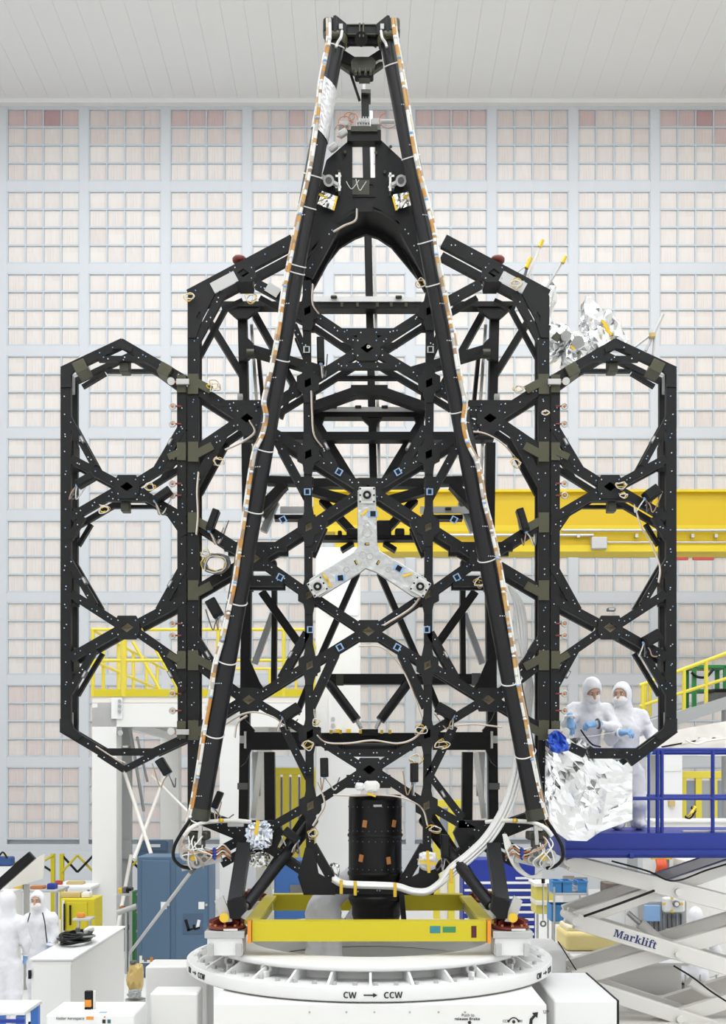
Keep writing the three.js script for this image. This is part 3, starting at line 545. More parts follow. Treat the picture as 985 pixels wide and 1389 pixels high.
    bar('bracket', m(466), 45, m(473), 54, 5, 0.2, 0.1, M.olive, T);
  }
  pbox('cross_box', 469, 32, 512, 47, 0.28, 0.12, M.carbon, T, 0.01); pbox('cross_plate', 466, 47, 515, 59, 0.24, 0.04, M.carbon, T);
  for (const x of [488, 493]) pbox('rib', x - 0.9, 31, x + 0.9, 50, 0.3, 0.05, M.olive, T);
  for (const y of [33, 46]) pbox('rib', 471, y - 0.6, 510, y + 0.6, 0.29, 0.03, M.oliveDark, T);
  rod('dome', W(490, 53, 0.24), W(490, 53, 0.28), 0.06, M.black, T);
  mesh('hub', plateGeo([[481, 77], [505, 77], [510, 83], [508, 92], [500, 96], [483, 96], [477, 92], [476, 83]], 0.14, 0.1), M.oliveDark, T);
  pbox('hub_base', 481, 95, 507, 103, 0.12, 0.1, M.black, T, 0.02); pbox('hub_base', 487, 100, 502, 106, 0.1, 0.08, M.oliveDark, T);
  for (const x of [483, 488, 496, 503]) { const k = W(x, 97, 0.14); rbox('bracket', k, [0.025, 0.05, 0.04], M.olive, T, 0.006); }
  tube('loose_cable', [W(485, 95, 0.05), W(495, 94, 0.1), W(503, 92, 0.1), W(512, 84, 0.1), W(522, 82, 0.2)], 0.009, M.cableW, T);
  beam('thin_strut', W(475, 98, 0.05), W(488, 137, 0.0), 0.022, 0.022, M.black, T);
  // foot hinges with nests of white cable
  for (const m of [x => x, x => 999 - x]) {
    const g = sub('foot_hinge', T); const mm = (x0, x1) => [Math.min(m(x0), m(x1)), Math.max(m(x0), m(x1))];
    let q = mm(254, 282); pbox('hinge_block', q[0], 1128, q[1], 1140, 0.5, 0.2, M.oliveDark, g, 0.02);
    q = mm(258, 276); pbox('hinge_block', q[0], 1138, q[1], 1160, 0.46, 0.14, M.grayD, g, 0.02);
    for (const [x, y, r] of [[252, 1160, 0.05], [262, 1163, 0.055], [272, 1158, 0.045], [267, 1171, 0.045], [277, 1166, 0.04]]) { rod('hinge_drum', W(m(x), y, 0.42), W(m(x), y, 0.58), r, M.tin, g); rod('hinge_drum', W(m(x), y, 0.58), W(m(x), y, 0.6), r * 0.55, x === 262 ? M.gold : M.grayD, g); }
    bar('lever', m(246), 1178, m(300), 1165, 8, 0.5, 0.08, M.tin, g); bar('lever', m(272), 1120, m(270), 1146, 5, 0.56, 0.04, M.steel, g);
    for (let k = 0; k < 9; k++) { const x0 = rr(252, 276), y0 = rr(1132, 1150), x1 = rr(250, 285), y1 = rr(1158, 1180); tube('cable', [W(m(x0), y0, 0.55), W(m(x0 + rr(-12, 12)), y0 + 9, 0.62), W(m(x1 + rr(-10, 10)), y1 - 8, 0.62), W(m(x1), y1, 0.56)], 0.006, k % 3 ? M.cableW : M.cableT, g, 24); }
    for (let k = 0; k < 4; k++) { tube('cable', [W(m(278), 1150 + k * 4, 0.5), W(m(292), 1152 + k * 4, 0.56), W(m(302), 1146 + k * 4, 0.45), W(m(313), 1156 + k * 3, 0.3)], 0.008, k % 2 ? M.copper : M.cableW, g, 24); const c = mesh('connector', CYL, M.blue, g); c.scale.set(0.014, 0.03, 0.014); c.position.copy(W(m(291), 1152 + k * 4, 0.58)); c.rotation.z = 0.8; }
    // black loop outside the hinge and white conduit over it
    tube('black_cable', [W(m(258), 1112, 0.5), W(m(246), 1130, 0.52), W(m(236), 1150, 0.52), W(m(236), 1165, 0.52), W(m(246), 1175, 0.52), W(m(258), 1178, 0.5)], 0.016, M.black, g, 40);
    tube('conduit', [W(m(250), 1134, 0.54), W(m(258), 1124, 0.55), W(m(272), 1117, 0.5), W(m(292), 1114, 0.3), W(m(318), 1113, 0.2), W(m(340), 1115, 0.12)], 0.02, M.cableW, g, 40);
    for (const [x, y] of [[264, 1120], [280, 1115], [300, 1113], [312, 1113]]) { const c = mesh('tape', SPH, M.gold, g); c.scale.set(0.026, 0.022, 0.026); c.position.copy(W(m(x), y, 0.5 - (x - 264) * 0.006)); }
  }
}
// silver Y bracket on the middle cell
{
  const T = thing('tooling_bracket', 'silver three armed tooling bracket bolted across the middle hexagon cell', 'bracket');
  const C = [499, 758]; const ends = [[498, 672], [431, 796], [570, 796]];
  const Yp = [[486, 666], [509, 666], [511, 738], [515, 748], [578, 786], [579, 796], [568, 810], [560, 808], [512, 776], [496, 770], [488, 776], [434, 809], [427, 808], [419, 794], [421, 786], [480, 750], [486, 742]];
  const s = new THREE.Shape(Yp.map(p => { const w = W(p[0], p[1], 0.1); return new THREE.Vector2(w.x, w.y); }));
  const g = new THREE.ExtrudeGeometry(s, { depth: 0.04, bevelEnabled: true, bevelSize: 0.006, bevelThickness: 0.006, bevelSegments: 2 }); g.translate(0, 0, 0.06);
  mesh('plate', g, std(lin(0.5, 0.51, 0.51), 0.6, 0.75, { roughnessMap: noiseTex(128, 0.3, 1, 9, 9), bumpMap: noiseTex(128, 0, 1, 12, 12), bumpScale: 0.012 }), T);
  ends.forEach(([x, y], i) => {
    const a = [0, -0.52, 0.52][i], k = W(x, y, 0.115);
    const pad = rbox('pad', k, [0.155, 0.155, 0.02], M.silver, T, 0.01, [0, 0, a * -1]);
    rbox('pad_inset', V(k.x, k.y, k.z + 0.012), [0.1, 0.1, 0.012], M.tin, T, 0.01, [0, 0, -a]);
    mesh('bushing', new THREE.TorusGeometry(0.028, 0.011, 8, 24), M.black, T).position.set(k.x, k.y, k.z + 0.022);
    rod('bushing_core', V(k.x, k.y, k.z), V(k.x, k.y, k.z + 0.024), 0.016, M.steel, T);
    for (const sx of [-1, 1]) for (const sy of [-1, 0, 1]) { const v = V(sx * 0.064, sy * 0.06, 0).applyAxisAngle(Z_AX, -a); rod('bolt_hole', V(k.x + v.x, k.y + v.y, k.z), V(k.x + v.x, k.y + v.y, k.z + 0.014), 0.009, M.black, T); }
    rod('standoff', V(k.x, k.y, 0.01), V(k.x, k.y, 0.07), 0.03, M.steel, T);
  });
  for (const [x, y, a, m] of [[506, 697, 0, M.boltB], [462, 784, 0.1, M.boltB], [541, 771, -0.5, M.boltB], [495, 695, 0.7, M.gold], [442, 784, -1, M.gold], [553, 780, 0.3, M.gold], [446, 790, -1.1, M.gold]]) { const k = W(x, y, 0.112); rbox('patch', k, m === M.gold ? [0.09, 0.022, 0.008] : [0.09, 0.06, 0.006], m, T, 0.003, [0, 0, a]); if (m !== M.gold) rbox('patch', V(k.x, k.y, k.z + 0.004), [0.05, 0.05, 0.006], M.black, T, 0.003, [0, 0, a]); }
  for (const [x, y, a] of [[498, 738, 1.57], [483, 763, 0.5], [513, 763, -0.5]]) { const k = W(x, y, 0.108); rbox('slot', k, [0.022, 0.045, 0.006], M.black, T, 0.003, [0, 0, a]); rbox('slot', V(k.x + 0.004, k.y, k.z + 0.003), [0.008, 0.036, 0.004], M.gold, T, 0.002, [0, 0, a]); }
  for (const [x, y, r] of [[498, 722, 0.04], [492, 752, 0.03], [502, 754, 0.03], [470, 772, 0.025], [527, 772, 0.025], [498, 712, 0.025]]) { const k = W(x, y, 0.108); mesh('boss', new THREE.TorusGeometry(r, 0.004, 6, 24), M.tin, T).position.copy(k); }
}
// black instrument barrel under the frame
{
  const T = thing('instrument_barrel', 'glossy black upright cylinder with orange tape tabs hanging inside the lowest cell', 'cylinder');
  const z = -0.45, c = W(509, 1140, z), Y = py => W(509, py, z).y, s = sc(z);
  const prof = [[0, 1078], [35, 1078], [36, 1086], [36, 1130], [37.5, 1131], [37.5, 1134], [36, 1135], [36, 1181], [37.5, 1182], [37.5, 1186], [36, 1187], [35, 1196], [33, 1200], [0, 1200]];
  const b = mesh('body', new THREE.LatheGeometry(prof.map(q => new THREE.Vector2(q[0] * s, Y(q[1]) - c.y)).reverse(), 56), new THREE.MeshPhysicalMaterial({ color: lin(0.003, 0.003, 0.004), roughness: 0.4, specularIntensity: 0.6 }), T); b.position.copy(c);
  const p2 = [[0, 1210], [36, 1210], [38, 1218], [35, 1226], [33, 1228], [33, 1240], [31, 1247], [0, 1247]];
  const b2 = mesh('lower_ring', new THREE.LatheGeometry(p2.map(q => new THREE.Vector2(q[0] * s, Y(q[1]) - c.y)).reverse(), 56), M.black, T); b2.position.set(c.x + 0.01, c.y, c.z);
  rod('neck', V(c.x, Y(1212), z), V(c.x, Y(1198), z), 0.2, M.black, T, true);
  for (const [an, y] of [[-0.4, 1116], [0.75, 1116], [-0.55, 1162], [0.5, 1165]]) { const R = 36.4 * s; rbox('tape_tab', V(c.x + Math.sin(an) * R, Y(y), z + Math.cos(an) * R), [0.045, 0.07, 0.012], M.copper, T, 0.004, [0, an, rr(-0.3, 0.3)]); }
  const rv = []; for (const y of [1094, 1126, 1140, 1177]) for (let k = 0; k < 26; k++) { const an = k / 26 * 6.283; rv.push(xform(SPH, V(c.x + Math.sin(an) * 36.2 * s, Y(y), z + Math.cos(an) * 36.2 * s), [0.006, 0.006, 0.006])); }
  stuff(mesh('rivet', merge(rv), M.grayD, T));
  rbox('label_tape', V(c.x + 0.02, Y(1092), z + 0.262), [0.08, 0.02, 0.006], M.cableW, T, 0.002);
  beam('strap', W(545, 1215, -0.3), W(548, 1250, -0.2), 0.05, 0.04, M.black, T);
}
// white conduit sagging across the lowest cell, and the bundles at the side of it
{
  const c = thing('white_conduit', 'thick white wrapped conduit sagging across the bottom of the lowest cell', 'cable');
  const pts = [[452, 1192], [463, 1198], [480, 1200], [510, 1201], [540, 1203], [560, 1209], [580, 1209], [597, 1198], [615, 1180], [640, 1160], [660, 1140], [676, 1115], [690, 1085], [700, 1050], [706, 1010]];
  tube('hose', pts.slice(0, 9).map(p => W(p[0], p[1], 0.16)), 0.036, M.white, c, 60);
  for (let k = 0; k < 9; k++) { const dx = (k - 4) * 1.1, ph = rr(0, 6); tube('cable', pts.map((p, i) => W(p[0] + dx * (i > 7 ? 1.25 : 0.35) + (i > 7 ? 1.5 * Math.sin(i + ph) : 0), p[1] + (k % 3 - 1) * 1.4 + (i > 7 ? dx * 0.5 : 0), 0.18 + 0.012 * (k % 3))), 0.0125, k % 3 ? M.white : M.cableW, c, 90); }
  for (const [x, y] of [[463, 1199], [482, 1201], [536, 1203], [612, 1184]]) rbox('tie_tape', W(x, y + 4, 0.24), [0.03, 0.13, 0.02], M.gold, c, 0.004);
  const b = thing('cable_bundle', 'loose bundle of thin white cables draped down behind the boom', 'cable');
  for (let k = 0; k < 12; k++) { const o = rr(-7, 7), e = rr(-6, 6); tube('cable', [W(690, 795, -0.25), W(704 + o, 815, -0.22), W(711 + o, 860 + rr(-8, 8), -0.2), W(712 + o * 0.4, 895, -0.2), W(719 + e, 930, -0.2), W(716 + e, 965, -0.22), W(712 + e, 1000, -0.25)], 0.011, k % 4 ? M.white : M.cableW, b, 50); }
  rbox('tie', W(717, 897, -0.18), [0.12, 0.05, 0.1], M.cableW, b, 0.02);
  const l = thing('cable_bundle', 'looping white cables hanging between barrel frame and boom foot', 'cable');
  for (let k = 0; k < 4; k++) tube('cable', [W(683 + k, 1132, 0.2), W(688 + k * 3, 1155, 0.35), W(700 + k * 2, 1178, 0.45), W(716 + k * 2, 1189, 0.5), W(736, 1190 - k * 3, 0.52)], 0.011, M.cableW, l, 36);
}
// foil wrapped parcels taped to the lower truss corners
{
  const a = thing('foil_parcel', 'blue tinted crumpled foil parcel taped over the lower truss joint', 'foil'); mesh('foil_wrap', lump(W(352, 1133, 0.12), [0.13, 0.14, 0.09], 15, 0.34, 6), M.foilB, a); bar('tape', 350, 1113, 347, 1133, 5, 0.24, 0.006, M.gold, a); rbox('label', W(320, 1117, 0.14), [0.15, 0.06, 0.05], M.tin, a, 0.01); mesh('foil_wrap', lump(W(352, 1165, -0.1), [0.11, 0.09, 0.08], 12, 0.3, 5), M.foil, a);
  const b = thing('foil_parcel', 'white wrapped parcel with crossed yellow tape at foot of inner post', 'foil'); mesh('foil_wrap', lump(W(580, 1168, 0.1), [0.1, 0.1, 0.06], 9, 0.22), std(lin(0.72, 0.72, 0.72), 0.45, 0.2, { flatShading: true }), b); bar('tape', 569, 1168, 592, 1172, 4, 0.18, 0.006, M.gold, b); bar('tape', 580, 1154, 582, 1184, 4, 0.186, 0.006, M.gold, b);
  const c = thing('foil_parcel', 'white padded wrap on the lowest crossing plate above barrel', 'foil'); mesh('foil_wrap', lump(W(504, 1067, 0.09), [0.085, 0.065, 0.04], 6, 0.15), std(lin(0.74, 0.73, 0.72), 0.6), c); mesh('foil_wrap', lump(W(488, 1067, 0.09), [0.05, 0.045, 0.04], 6, 0.15), std(lin(0.72, 0.72, 0.72), 0.6), c); bar('tape', 498, 1076, 510, 1080, 3, 0.14, 0.006, M.gold, c);
  const d = thing('foil_parcel', 'grey crumpled foil on the brace beside the black barrel', 'foil'); mesh('foil_wrap', lump(W(453, 1181, -0.1), [0.06, 0.08, 0.05], 12, 0.3), M.foil, d);
}
function lump(c, s, f = 8, amp = 0.25, det = 3) {
  const g = new THREE.IcosahedronGeometry(1, det), p = g.attributes.position;
  for (let i = 0; i < p.count; i++) { const v = V(p.getX(i), p.getY(i), p.getZ(i)); const q = v.clone(); for (const k of ['x', 'y', 'z']) q[k] = Math.sign(v[k]) * Math.pow(Math.abs(v[k]), 0.7); const n = noise.noise(v.x * f * 0.35 + c.x * 3, v.y * f * 0.35 + c.y, v.z * f * 0.35) + 0.5 * noise.noise(v.x * f, v.y * f, v.z * f + c.x); q.multiplyScalar(0.85 + amp * n); p.setXYZ(i, c.x + q.x * s[0], c.y + q.y * s[1], c.z + q.z * s[2]); }
  g.computeVertexNormals(); return g;
}

// ================================================================ TURNTABLE AND STAND
const RC = V(0.06, 0, -0.2);
function lathe(name, prof, mat, parent, c, seg = 96) { const m = mesh(name, new THREE.LatheGeometry(prof.map(q => new THREE.Vector2(q[0], q[1])), seg), mat, parent); m.position.copy(c); return m; }
function bentText(s, size, R, y, ang, parent, mat, font) {      // lettering wrapped on the rim
  const g = textGeo(s, size, font), b = g.boundingBox, p = g.attributes.position, w = b.max.x - b.min.x;
  for (let i = 0; i < p.count; i++) { const a = ang + (p.getX(i) - b.min.x - w / 2) / R, r = R + p.getZ(i); p.setXYZ(i, RC.x + Math.sin(a) * r, y + p.getY(i), RC.z + Math.cos(a) * r); }
  g.computeVertexNormals(); return mesh('lettering', g, mat, parent);
}
function arrowOnRim(ang, R, y, len, parent) {
  const s = new THREE.Shape([[0, -0.005], [len - 0.035, -0.005], [len - 0.035, -0.018], [len, 0], [len - 0.035, 0.018], [len - 0.035, 0.005], [0, 0.005]].map(q => new THREE.Vector2(...q)));
  const g = new THREE.ExtrudeGeometry(s, { depth: 0.003, bevelEnabled: false }), p = g.attributes.position;
  for (let i = 0; i < p.count; i++) { const a = ang + (p.getX(i) - len / 2) / R, r = R + p.getZ(i); p.setXYZ(i, RC.x + Math.sin(a) * r, y + p.getY(i), RC.z + Math.cos(a) * r); }
  g.computeVertexNormals(); mesh('arrow_mark', g, M.text, parent);
}
{
  const T = thing('turntable_ring', 'large round white turntable ring with ribbed skirt and bolts', 'turntable');
  lathe('top_plate', [[1.13, 1.72], [1.5, 1.72], [1.52, 1.735], [1.52, 1.765], [1.5, 1.78], [1.13, 1.78], [1.12, 1.77], [1.12, 1.73], [1.13, 1.72]], M.white, T, RC);
  lathe('drum', [[1.14, 1.515], [1.34, 1.515], [1.34, 1.72], [1.14, 1.72], [1.14, 1.515]], M.white, T, RC);
  lathe('flange', [[1.3, 1.515], [1.7, 1.515], [1.72, 1.53], [1.72, 1.62], [1.705, 1.63], [1.3, 1.63], [1.3, 1.515]], M.white, T, RC);
  for (let k = 0; k < 30; k++) { const a = (k + 0.5) / 30 * Math.PI * 2; const m = mesh('rib', ribGeo(), M.white, T); m.position.copy(RC); m.rotation.y = a; }
  for (let k = 0; k < 60; k++) { const a = (k + 0.25) / 60 * Math.PI * 2; const p = V(RC.x + Math.sin(a) * 1.6, 1.63, RC.z + Math.cos(a) * 1.6); rod('bolt', p, V(p.x, 1.655, p.z), 0.02, M.tin, T); }
  const R = 1.722;
  bentText('CW', 0.05, R, 1.55, -0.095, T, M.text); arrowOnRim(0.0, R, 1.575, 0.11, T); bentText('CCW', 0.05, R, 1.55, 0.105, T, M.text);
  bentText('CW', 0.05, R, 1.55, 1.03, T, M.text); arrowOnRim(1.12, R, 1.575, 0.1, T); bentText('CCW', 0.05, R, 1.55, 1.22, T, M.text);
  bentText('CW', 0.05, R, 1.55, -1.22, T, M.text); arrowOnRim(-1.12, R, 1.575, 0.1, T); bentText('CCW', 0.05, R, 1.55, -1.02, T, M.text);
  for (const a of [-0.62, 0.6, 0.95, -0.95]) { const p = V(RC.x + Math.sin(a) * 1.5, 1.7, RC.z + Math.cos(a) * 1.5); mesh('lifting_eye', new THREE.TorusGeometry(0.035, 0.016, 8, 20), M.tin, T).position.copy(p); rbox('bracket', V(p.x, 1.58, p.z + 0.02), [0.03, 0.2, 0.06], M.white, T, 0.008, [0, a, 0]); }
  const B = thing('turntable_pedestal', 'wide white machine base with stencilled arrows below the turntable ring', 'machine base');
  const sh = new THREE.Shape(); sh.moveTo(-1.26, -1.75); sh.lineTo(1.37, -1.75); sh.lineTo(1.37, 1.75); sh.lineTo(-1.26, 1.75); sh.closePath(); const ho = new THREE.Path(); ho.absarc(0, 0, 1.16, 0, Math.PI * 2, true); sh.holes.push(ho);
  const bg = new THREE.ExtrudeGeometry(sh, { depth: 0.45, bevelEnabled: false, curveSegments: 40 }); bg.rotateX(-Math.PI / 2); bg.translate(RC.x + 0.02, 1.055, RC.z);
  mesh('deck', bg, M.whiteWarm, B); box('plinth', V(RC.x + 0.075, 0.5275, RC.z), [2.63, 1.055, 3.5], M.whiteWarm, B);
  const zf = RC.z + 1.75 + 0.001, put = (s, px, py, size, f = fontReg) => { const g = textGeo(s, size, f, 0.002), b = g.boundingBox, k = W(px, py, zf); g.translate(k.x - (b.max.x + b.min.x) / 2, k.y - size / 2, zf); mesh('lettering', g, M.text, B); };
  put('Push to', 635, 1377, 0.022); put('release Brake', 634, 1382, 0.022, fontSans); put('UP', 741, 1372.5, 0.026); put('CCW', 687, 1385, 0.02); put('CW', 705.5, 1385, 0.02);
  const k1 = W(697, 1386, zf); rod('mark_dot', V(k1.x, k1.y, zf - 0.001), V(k1.x, k1.y, zf + 0.003), 0.013, M.text, B); const k2 = W(637, 1387, zf); rod('mark_dot', V(k2.x, k2.y, zf - 0.001), V(k2.x, k2.y, zf + 0.003), 0.014, M.text, B);
  const arc = new THREE.TorusGeometry(0.036, 0.005, 6, 20, 2.2); arc.rotateZ(0.47); arc.translate(k1.x, k1.y - 0.004, zf); mesh('arrow_mark', arc, M.text, B);
  for (const s of [-1, 1]) { const t = new THREE.Shape([[-0.012, 0.012], [0.014, 0.008], [0.004, -0.014]].map(q => new THREE.Vector2(q[0] * s, q[1]))); const g = new THREE.ExtrudeGeometry(t, { depth: 0.003, bevelEnabled: false }); g.translate(k1.x + s * 0.036, k1.y + 0.006, zf); mesh('arrow_mark', g, M.text, B); }
  { const pts = [[718, 1389], [719, 1382], [724, 1377], [722, 1374], [730, 1373], [729, 1381], [726.5, 1379], [722.5, 1384], [722.5, 1389]]; mesh('arrow_mark', plateGeo(pts, zf + 0.004, 0.003), M.text, B); }
  for (const x of [420, 470, 508, 556, 595, 631]) rod('screw', W(x, 1373, zf), W(x, 1373, zf + 0.004), 0.008, M.gray, B);
}
function ribGeo() { if (!ribGeo.g) { const s = new THREE.Shape([[1.33, 1.63], [1.66, 1.63], [1.64, 1.65], [1.5, 1.72], [1.33, 1.72]].map(q => new THREE.Vector2(...q))); const g = new THREE.ExtrudeGeometry(s, { depth: 0.02, bevelEnabled: false }); g.translate(0, 0, -0.01); ribGeo.g = g; } return ribGeo.g; }
// yellow lifting frame, red mounts, pedestals
{
  const T = thing('lifting_frame', 'bright yellow rectangular steel beam frame lying across the turntable ring', 'steel frame');
  const a = W(342, 1277, 0.9), b = W(660, 1250, 0.9);
  box('beam', V((a.x + b.x) / 2, (a.y + b.y) / 2, 0.83), [b.x - a.x, b.y - a.y, 0.14], M.yellow, T);
  box('beam', V((a.x + b.x) / 2, (a.y + b.y) / 2, -1.28), [b.x - a.x, b.y - a.y, 0.14], M.yellow, T);
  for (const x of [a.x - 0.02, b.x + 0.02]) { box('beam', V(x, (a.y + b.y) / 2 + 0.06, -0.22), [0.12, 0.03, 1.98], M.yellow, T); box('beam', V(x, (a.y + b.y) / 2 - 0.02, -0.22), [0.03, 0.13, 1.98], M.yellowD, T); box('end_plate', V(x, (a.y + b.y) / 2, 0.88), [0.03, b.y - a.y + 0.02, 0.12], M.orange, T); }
  const k = W(600, 1261, 0.905); rbox('data_label', V(k.x - 0.06, k.y, 0.902), [0.09, 0.06, 0.004], std(lin(0.03, 0.22, 0.25), 0.5), T, 0.002); rbox('data_label', V(k.x + 0.06, k.y, 0.902), [0.11, 0.05, 0.004], std(lin(0.04, 0.22, 0.09), 0.5), T, 0.002);
  const h = W(643, 1264, 0.905); rbox('slot', V(h.x, h.y, 0.902), [0.045, 0.1, 0.006], std(lin(0.08, 0.01, 0.01), 0.5), T, 0.02);
  const spots = [[308, 0.75, 'front'], [692, 0.75, 'front'], [308, -1.3, 'back'], [692, -1.3, 'back']];
  spots.forEach(([px, z, w], i) => {
    const k = W(px, 1258, 0.75), x = k.x * 1.0;
    const P = thing('mount_pedestal', w === 'front' ? ['light metal pedestal block on turntable ring beside the blue grey cabinet', 'light metal pedestal block on turntable ring beside the blue tool chest'][i] : ['metal pedestal block under the rear end of yellow beam, grey cabinet side', 'metal pedestal block under the rear end of yellow beam, tool chest side'][i - 2], 'pedestal', 'mount pedestals on the ring');
    rbox('top_plate', V(x, 1.965, z), [0.34, 0.06, 0.34], M.tin, P, 0.006); rbox('block', V(x, 1.86, z), [0.3, 0.15, 0.3], M.white, P, 0.006); for (const s of [-1, 1]) rbox('foot', V(x + s * 0.12, 1.835, z + 0.02), [0.05, 0.105, 0.32], M.tin, P, 0.004);
    const R = thing('red_mount', w === 'front' ? ['dark red cast mount under black leg beside the blue grey cabinet', 'dark red cast mount under black leg beside the blue tool chest'][i] : ['dark red cast mount on the rear pedestal, grey cabinet side', 'dark red cast mount on the rear pedestal, tool chest side'][i - 2], 'mount', 'red mounts on the pedestals');
    const c = V(x, 1.995, z);
    lathe('base_disc', [[0, 0], [0.15, 0], [0.165, 0.012], [0.16, 0.03], [0.12, 0.04], [0, 0.045]], M.red, R, c, 40);
    lathe('hub', [[0, 0.04], [0.07, 0.04], [0.05, 0.1], [0.045, 0.13], [0, 0.13]], M.red, R, c, 30);
    for (let q = 0; q < 8; q++) { const m = mesh('rib', UNIT, M.red, R); m.scale.set(0.1, 0.07, 0.016); const an = q / 8 * 6.283; m.position.set(c.x + Math.sin(an) * 0.1, c.y + 0.06, c.z + Math.cos(an) * 0.1); m.rotation.set(0, an + Math.PI / 2, 0.35); }
    for (let q = 0; q < 10; q++) { const an = q / 10 * 6.283; rod('bolt', V(c.x + Math.sin(an) * 0.14, c.y + 0.02, c.z + Math.cos(an) * 0.14), V(c.x + Math.sin(an) * 0.14, c.y + 0.05, c.z + Math.cos(an) * 0.14), 0.012, M.copper, R); }
    rbox('label', V(c.x + 0.05, c.y + 0.012, c.z + 0.162), [0.12, 0.018, 0.006], M.cableW, R, 0.002);
  });
}
// white fairings and cabinets around the base
function crate(name, label, cat, x0, x1, ytop, zf, dep, mat, extra) { // standing on the floor, top edge measured at the front
  const a = W(x0, ytop, zf), b = W(x1, ytop, zf), T = thing(name, label, cat), h = a.y;
  rbox('body', V((a.x + b.x) / 2, h / 2, zf - dep / 2), [b.x - a.x, h, dep], mat, T, 0.02);
  if (extra) extra(T, a, b, h); return T;
}
crate('equipment_cabinet', 'tall white cabinet with black cable coil on its top', 'cabinet', 42, 98, 1303, -1.0, 2.4, M.whiteWarm, (T, a, b, h) => {
  rbox('lid', V((a.x + b.x) / 2, h + 0.012, -2.2), [b.x - a.x + 0.03, 0.024, 2.43], M.white, T, 0.008);
  rbox('door', V((a.x + b.x) / 2 + 0.01, h / 2, -0.99), [b.x - a.x - 0.04, h - 0.08, 0.02], M.whiteWarm, T, 0.004);
  for (const y of [1.28, 0.75, 0.2]) rbox('hinge', V(a.x - 0.005, y, -0.98), [0.03, 0.09, 0.03], M.black, T, 0.006);
});
{ const T = thing('cable_coil', 'loose coil of black cable lying on the tall white cabinet', 'cable'); const k = W(103, 1277, -2.0); k.y = 1.475;
  for (let q = 0; q < 11; q++) { const pts = []; const rx = rr(0.13, 0.2), rz = rr(0.2, 0.32); for (let i = 0; i < 14; i++) { const a = i / 14 * 6.283; pts.push(V(k.x + Math.cos(a) * rx + rr(-0.015, 0.015), k.y + 0.012 * q * 0.7 + 0.01 * Math.sin(a * 2 + q), k.z + Math.sin(a) * rz + rr(-0.02, 0.02))); } tube('loop', pts, 0.012, q === 6 ? M.gray : M.black, T, 70, true); }
  rbox('plug', V(k.x + 0.12, k.y + 0.1, k.z - 0.1), [0.12, 0.06, 0.06], M.cableW, T, 0.02, [0, 0.5, 0.3]); rbox('plug', V(k.x + 0.02, k.y + 0.12, k.z), [0.05, 0.05, 0.05], M.grayD, T, 0.015); }
crate('control_box', 'low white box printed with maker name and coloured stickers', 'box', 62, 182, 1376, 1.45, 0.5, M.white, (T, a, b, h) => {
  const put = (s, px, py, size, m, f = fontReg) => { const g = textGeo(s, size, f, 0.002), k = W(px, py, 1.452); g.translate(k.x, k.y - size / 2, 1.451); mesh('lettering', g, m, T); };
  put('Kistler Aerospace', 76, 1381.5, 0.021, M.text);
  let k = W(122, 1381, 1.452); rbox('sticker', k, [0.058, 0.026, 0.003], M.orange, T, 0.001); for (const [x, m] of [[141, M.text], [148, std(lin(0.03, 0.12, 0.13), 0.5)]]) { k = W(x, 1385.5, 1.452); rbox('sticker', k, [0.026, 0.03, 0.003], m, T, 0.001); }
  k = W(137, 1374, 1.452); rbox('sticker', V(k.x, h + 0.001, 1.38), [0.06, 0.003, 0.05], M.boltB, T, 0.001); k = W(142, 1379.5, 1.452); rbox('sticker', k, [0.014, 0.012, 0.003], M.orange, T, 0.001);
});
{ const T = thing('signal_lamp', 'small upright stack light striped black, amber and white on low box', 'lamp'); const k = W(120, 1376, 1.25), y0 = W(62, 1376, 1.45).y; for (const [h0, h1, m] of [[0, 0.02, M.black], [0.02, 0.08, M.orange], [0.08, 0.15, M.black]]) rbox('segment', V(k.x, y0 + (h0 + h1) / 2, k.z), [0.055, h1 - h0, 0.05], m, T, 0.006); rbox('post', V(k.x + 0.05, y0 + 0.075, k.z), [0.02, 0.15, 0.02], M.cableW, T, 0.004); rbox('post', V(k.x + 0.034, y0 + 0.075, k.z), [0.008, 0.15, 0.02], M.black, T, 0.002); }
crate('base_fairing', 'white square housing next to turntable, in front of grey cabinet', 'housing', 197, 282, 1311, -0.35, 0.42, M.whiteWarm);
crate('base_fairing', 'long low white housing in front of the square housing', 'housing', 203, 268, 1347, 0.9, 0.3, M.whiteWarm);
crate('base_fairing', 'broad white housing beside the stencilled machine base', 'housing', 752, 838, 1357, 0.95, 1.3, M.white, (T, a, b, h) => { box('edge_trim', V(b.x + 0.006, h / 2, 0.3), [0.012, h, 1.3], M.black, T); });
{ const T = thing('side_table', 'white topped table with blue legs at the picture corner below person', 'table'); T.userData.label = 'white topped workbench with bright blue legs beside low printed box';
  const a = W(-30, 1375, 0.6), b = W(34, 1375, 0.6), y = a.y; rbox('table_top', V((a.x + b.x) / 2, y, 0.35), [b.x - a.x, 0.035, 0.5], M.white, T, 0.01); rbox('rail', V((a.x + b.x) / 2, y - 0.06, 0.62), [b.x - a.x, 0.03, 0.03], M.blue, T, 0.004); for (const x of [a.x + 0.05, b.x - 0.05]) for (const z of [0.56, 0.14]) box('leg', V(x, y / 2 - 0.01, z), [0.07, y - 0.03, 0.06], std(lin(0.06, 0.2, 0.6), 0.45), T); }

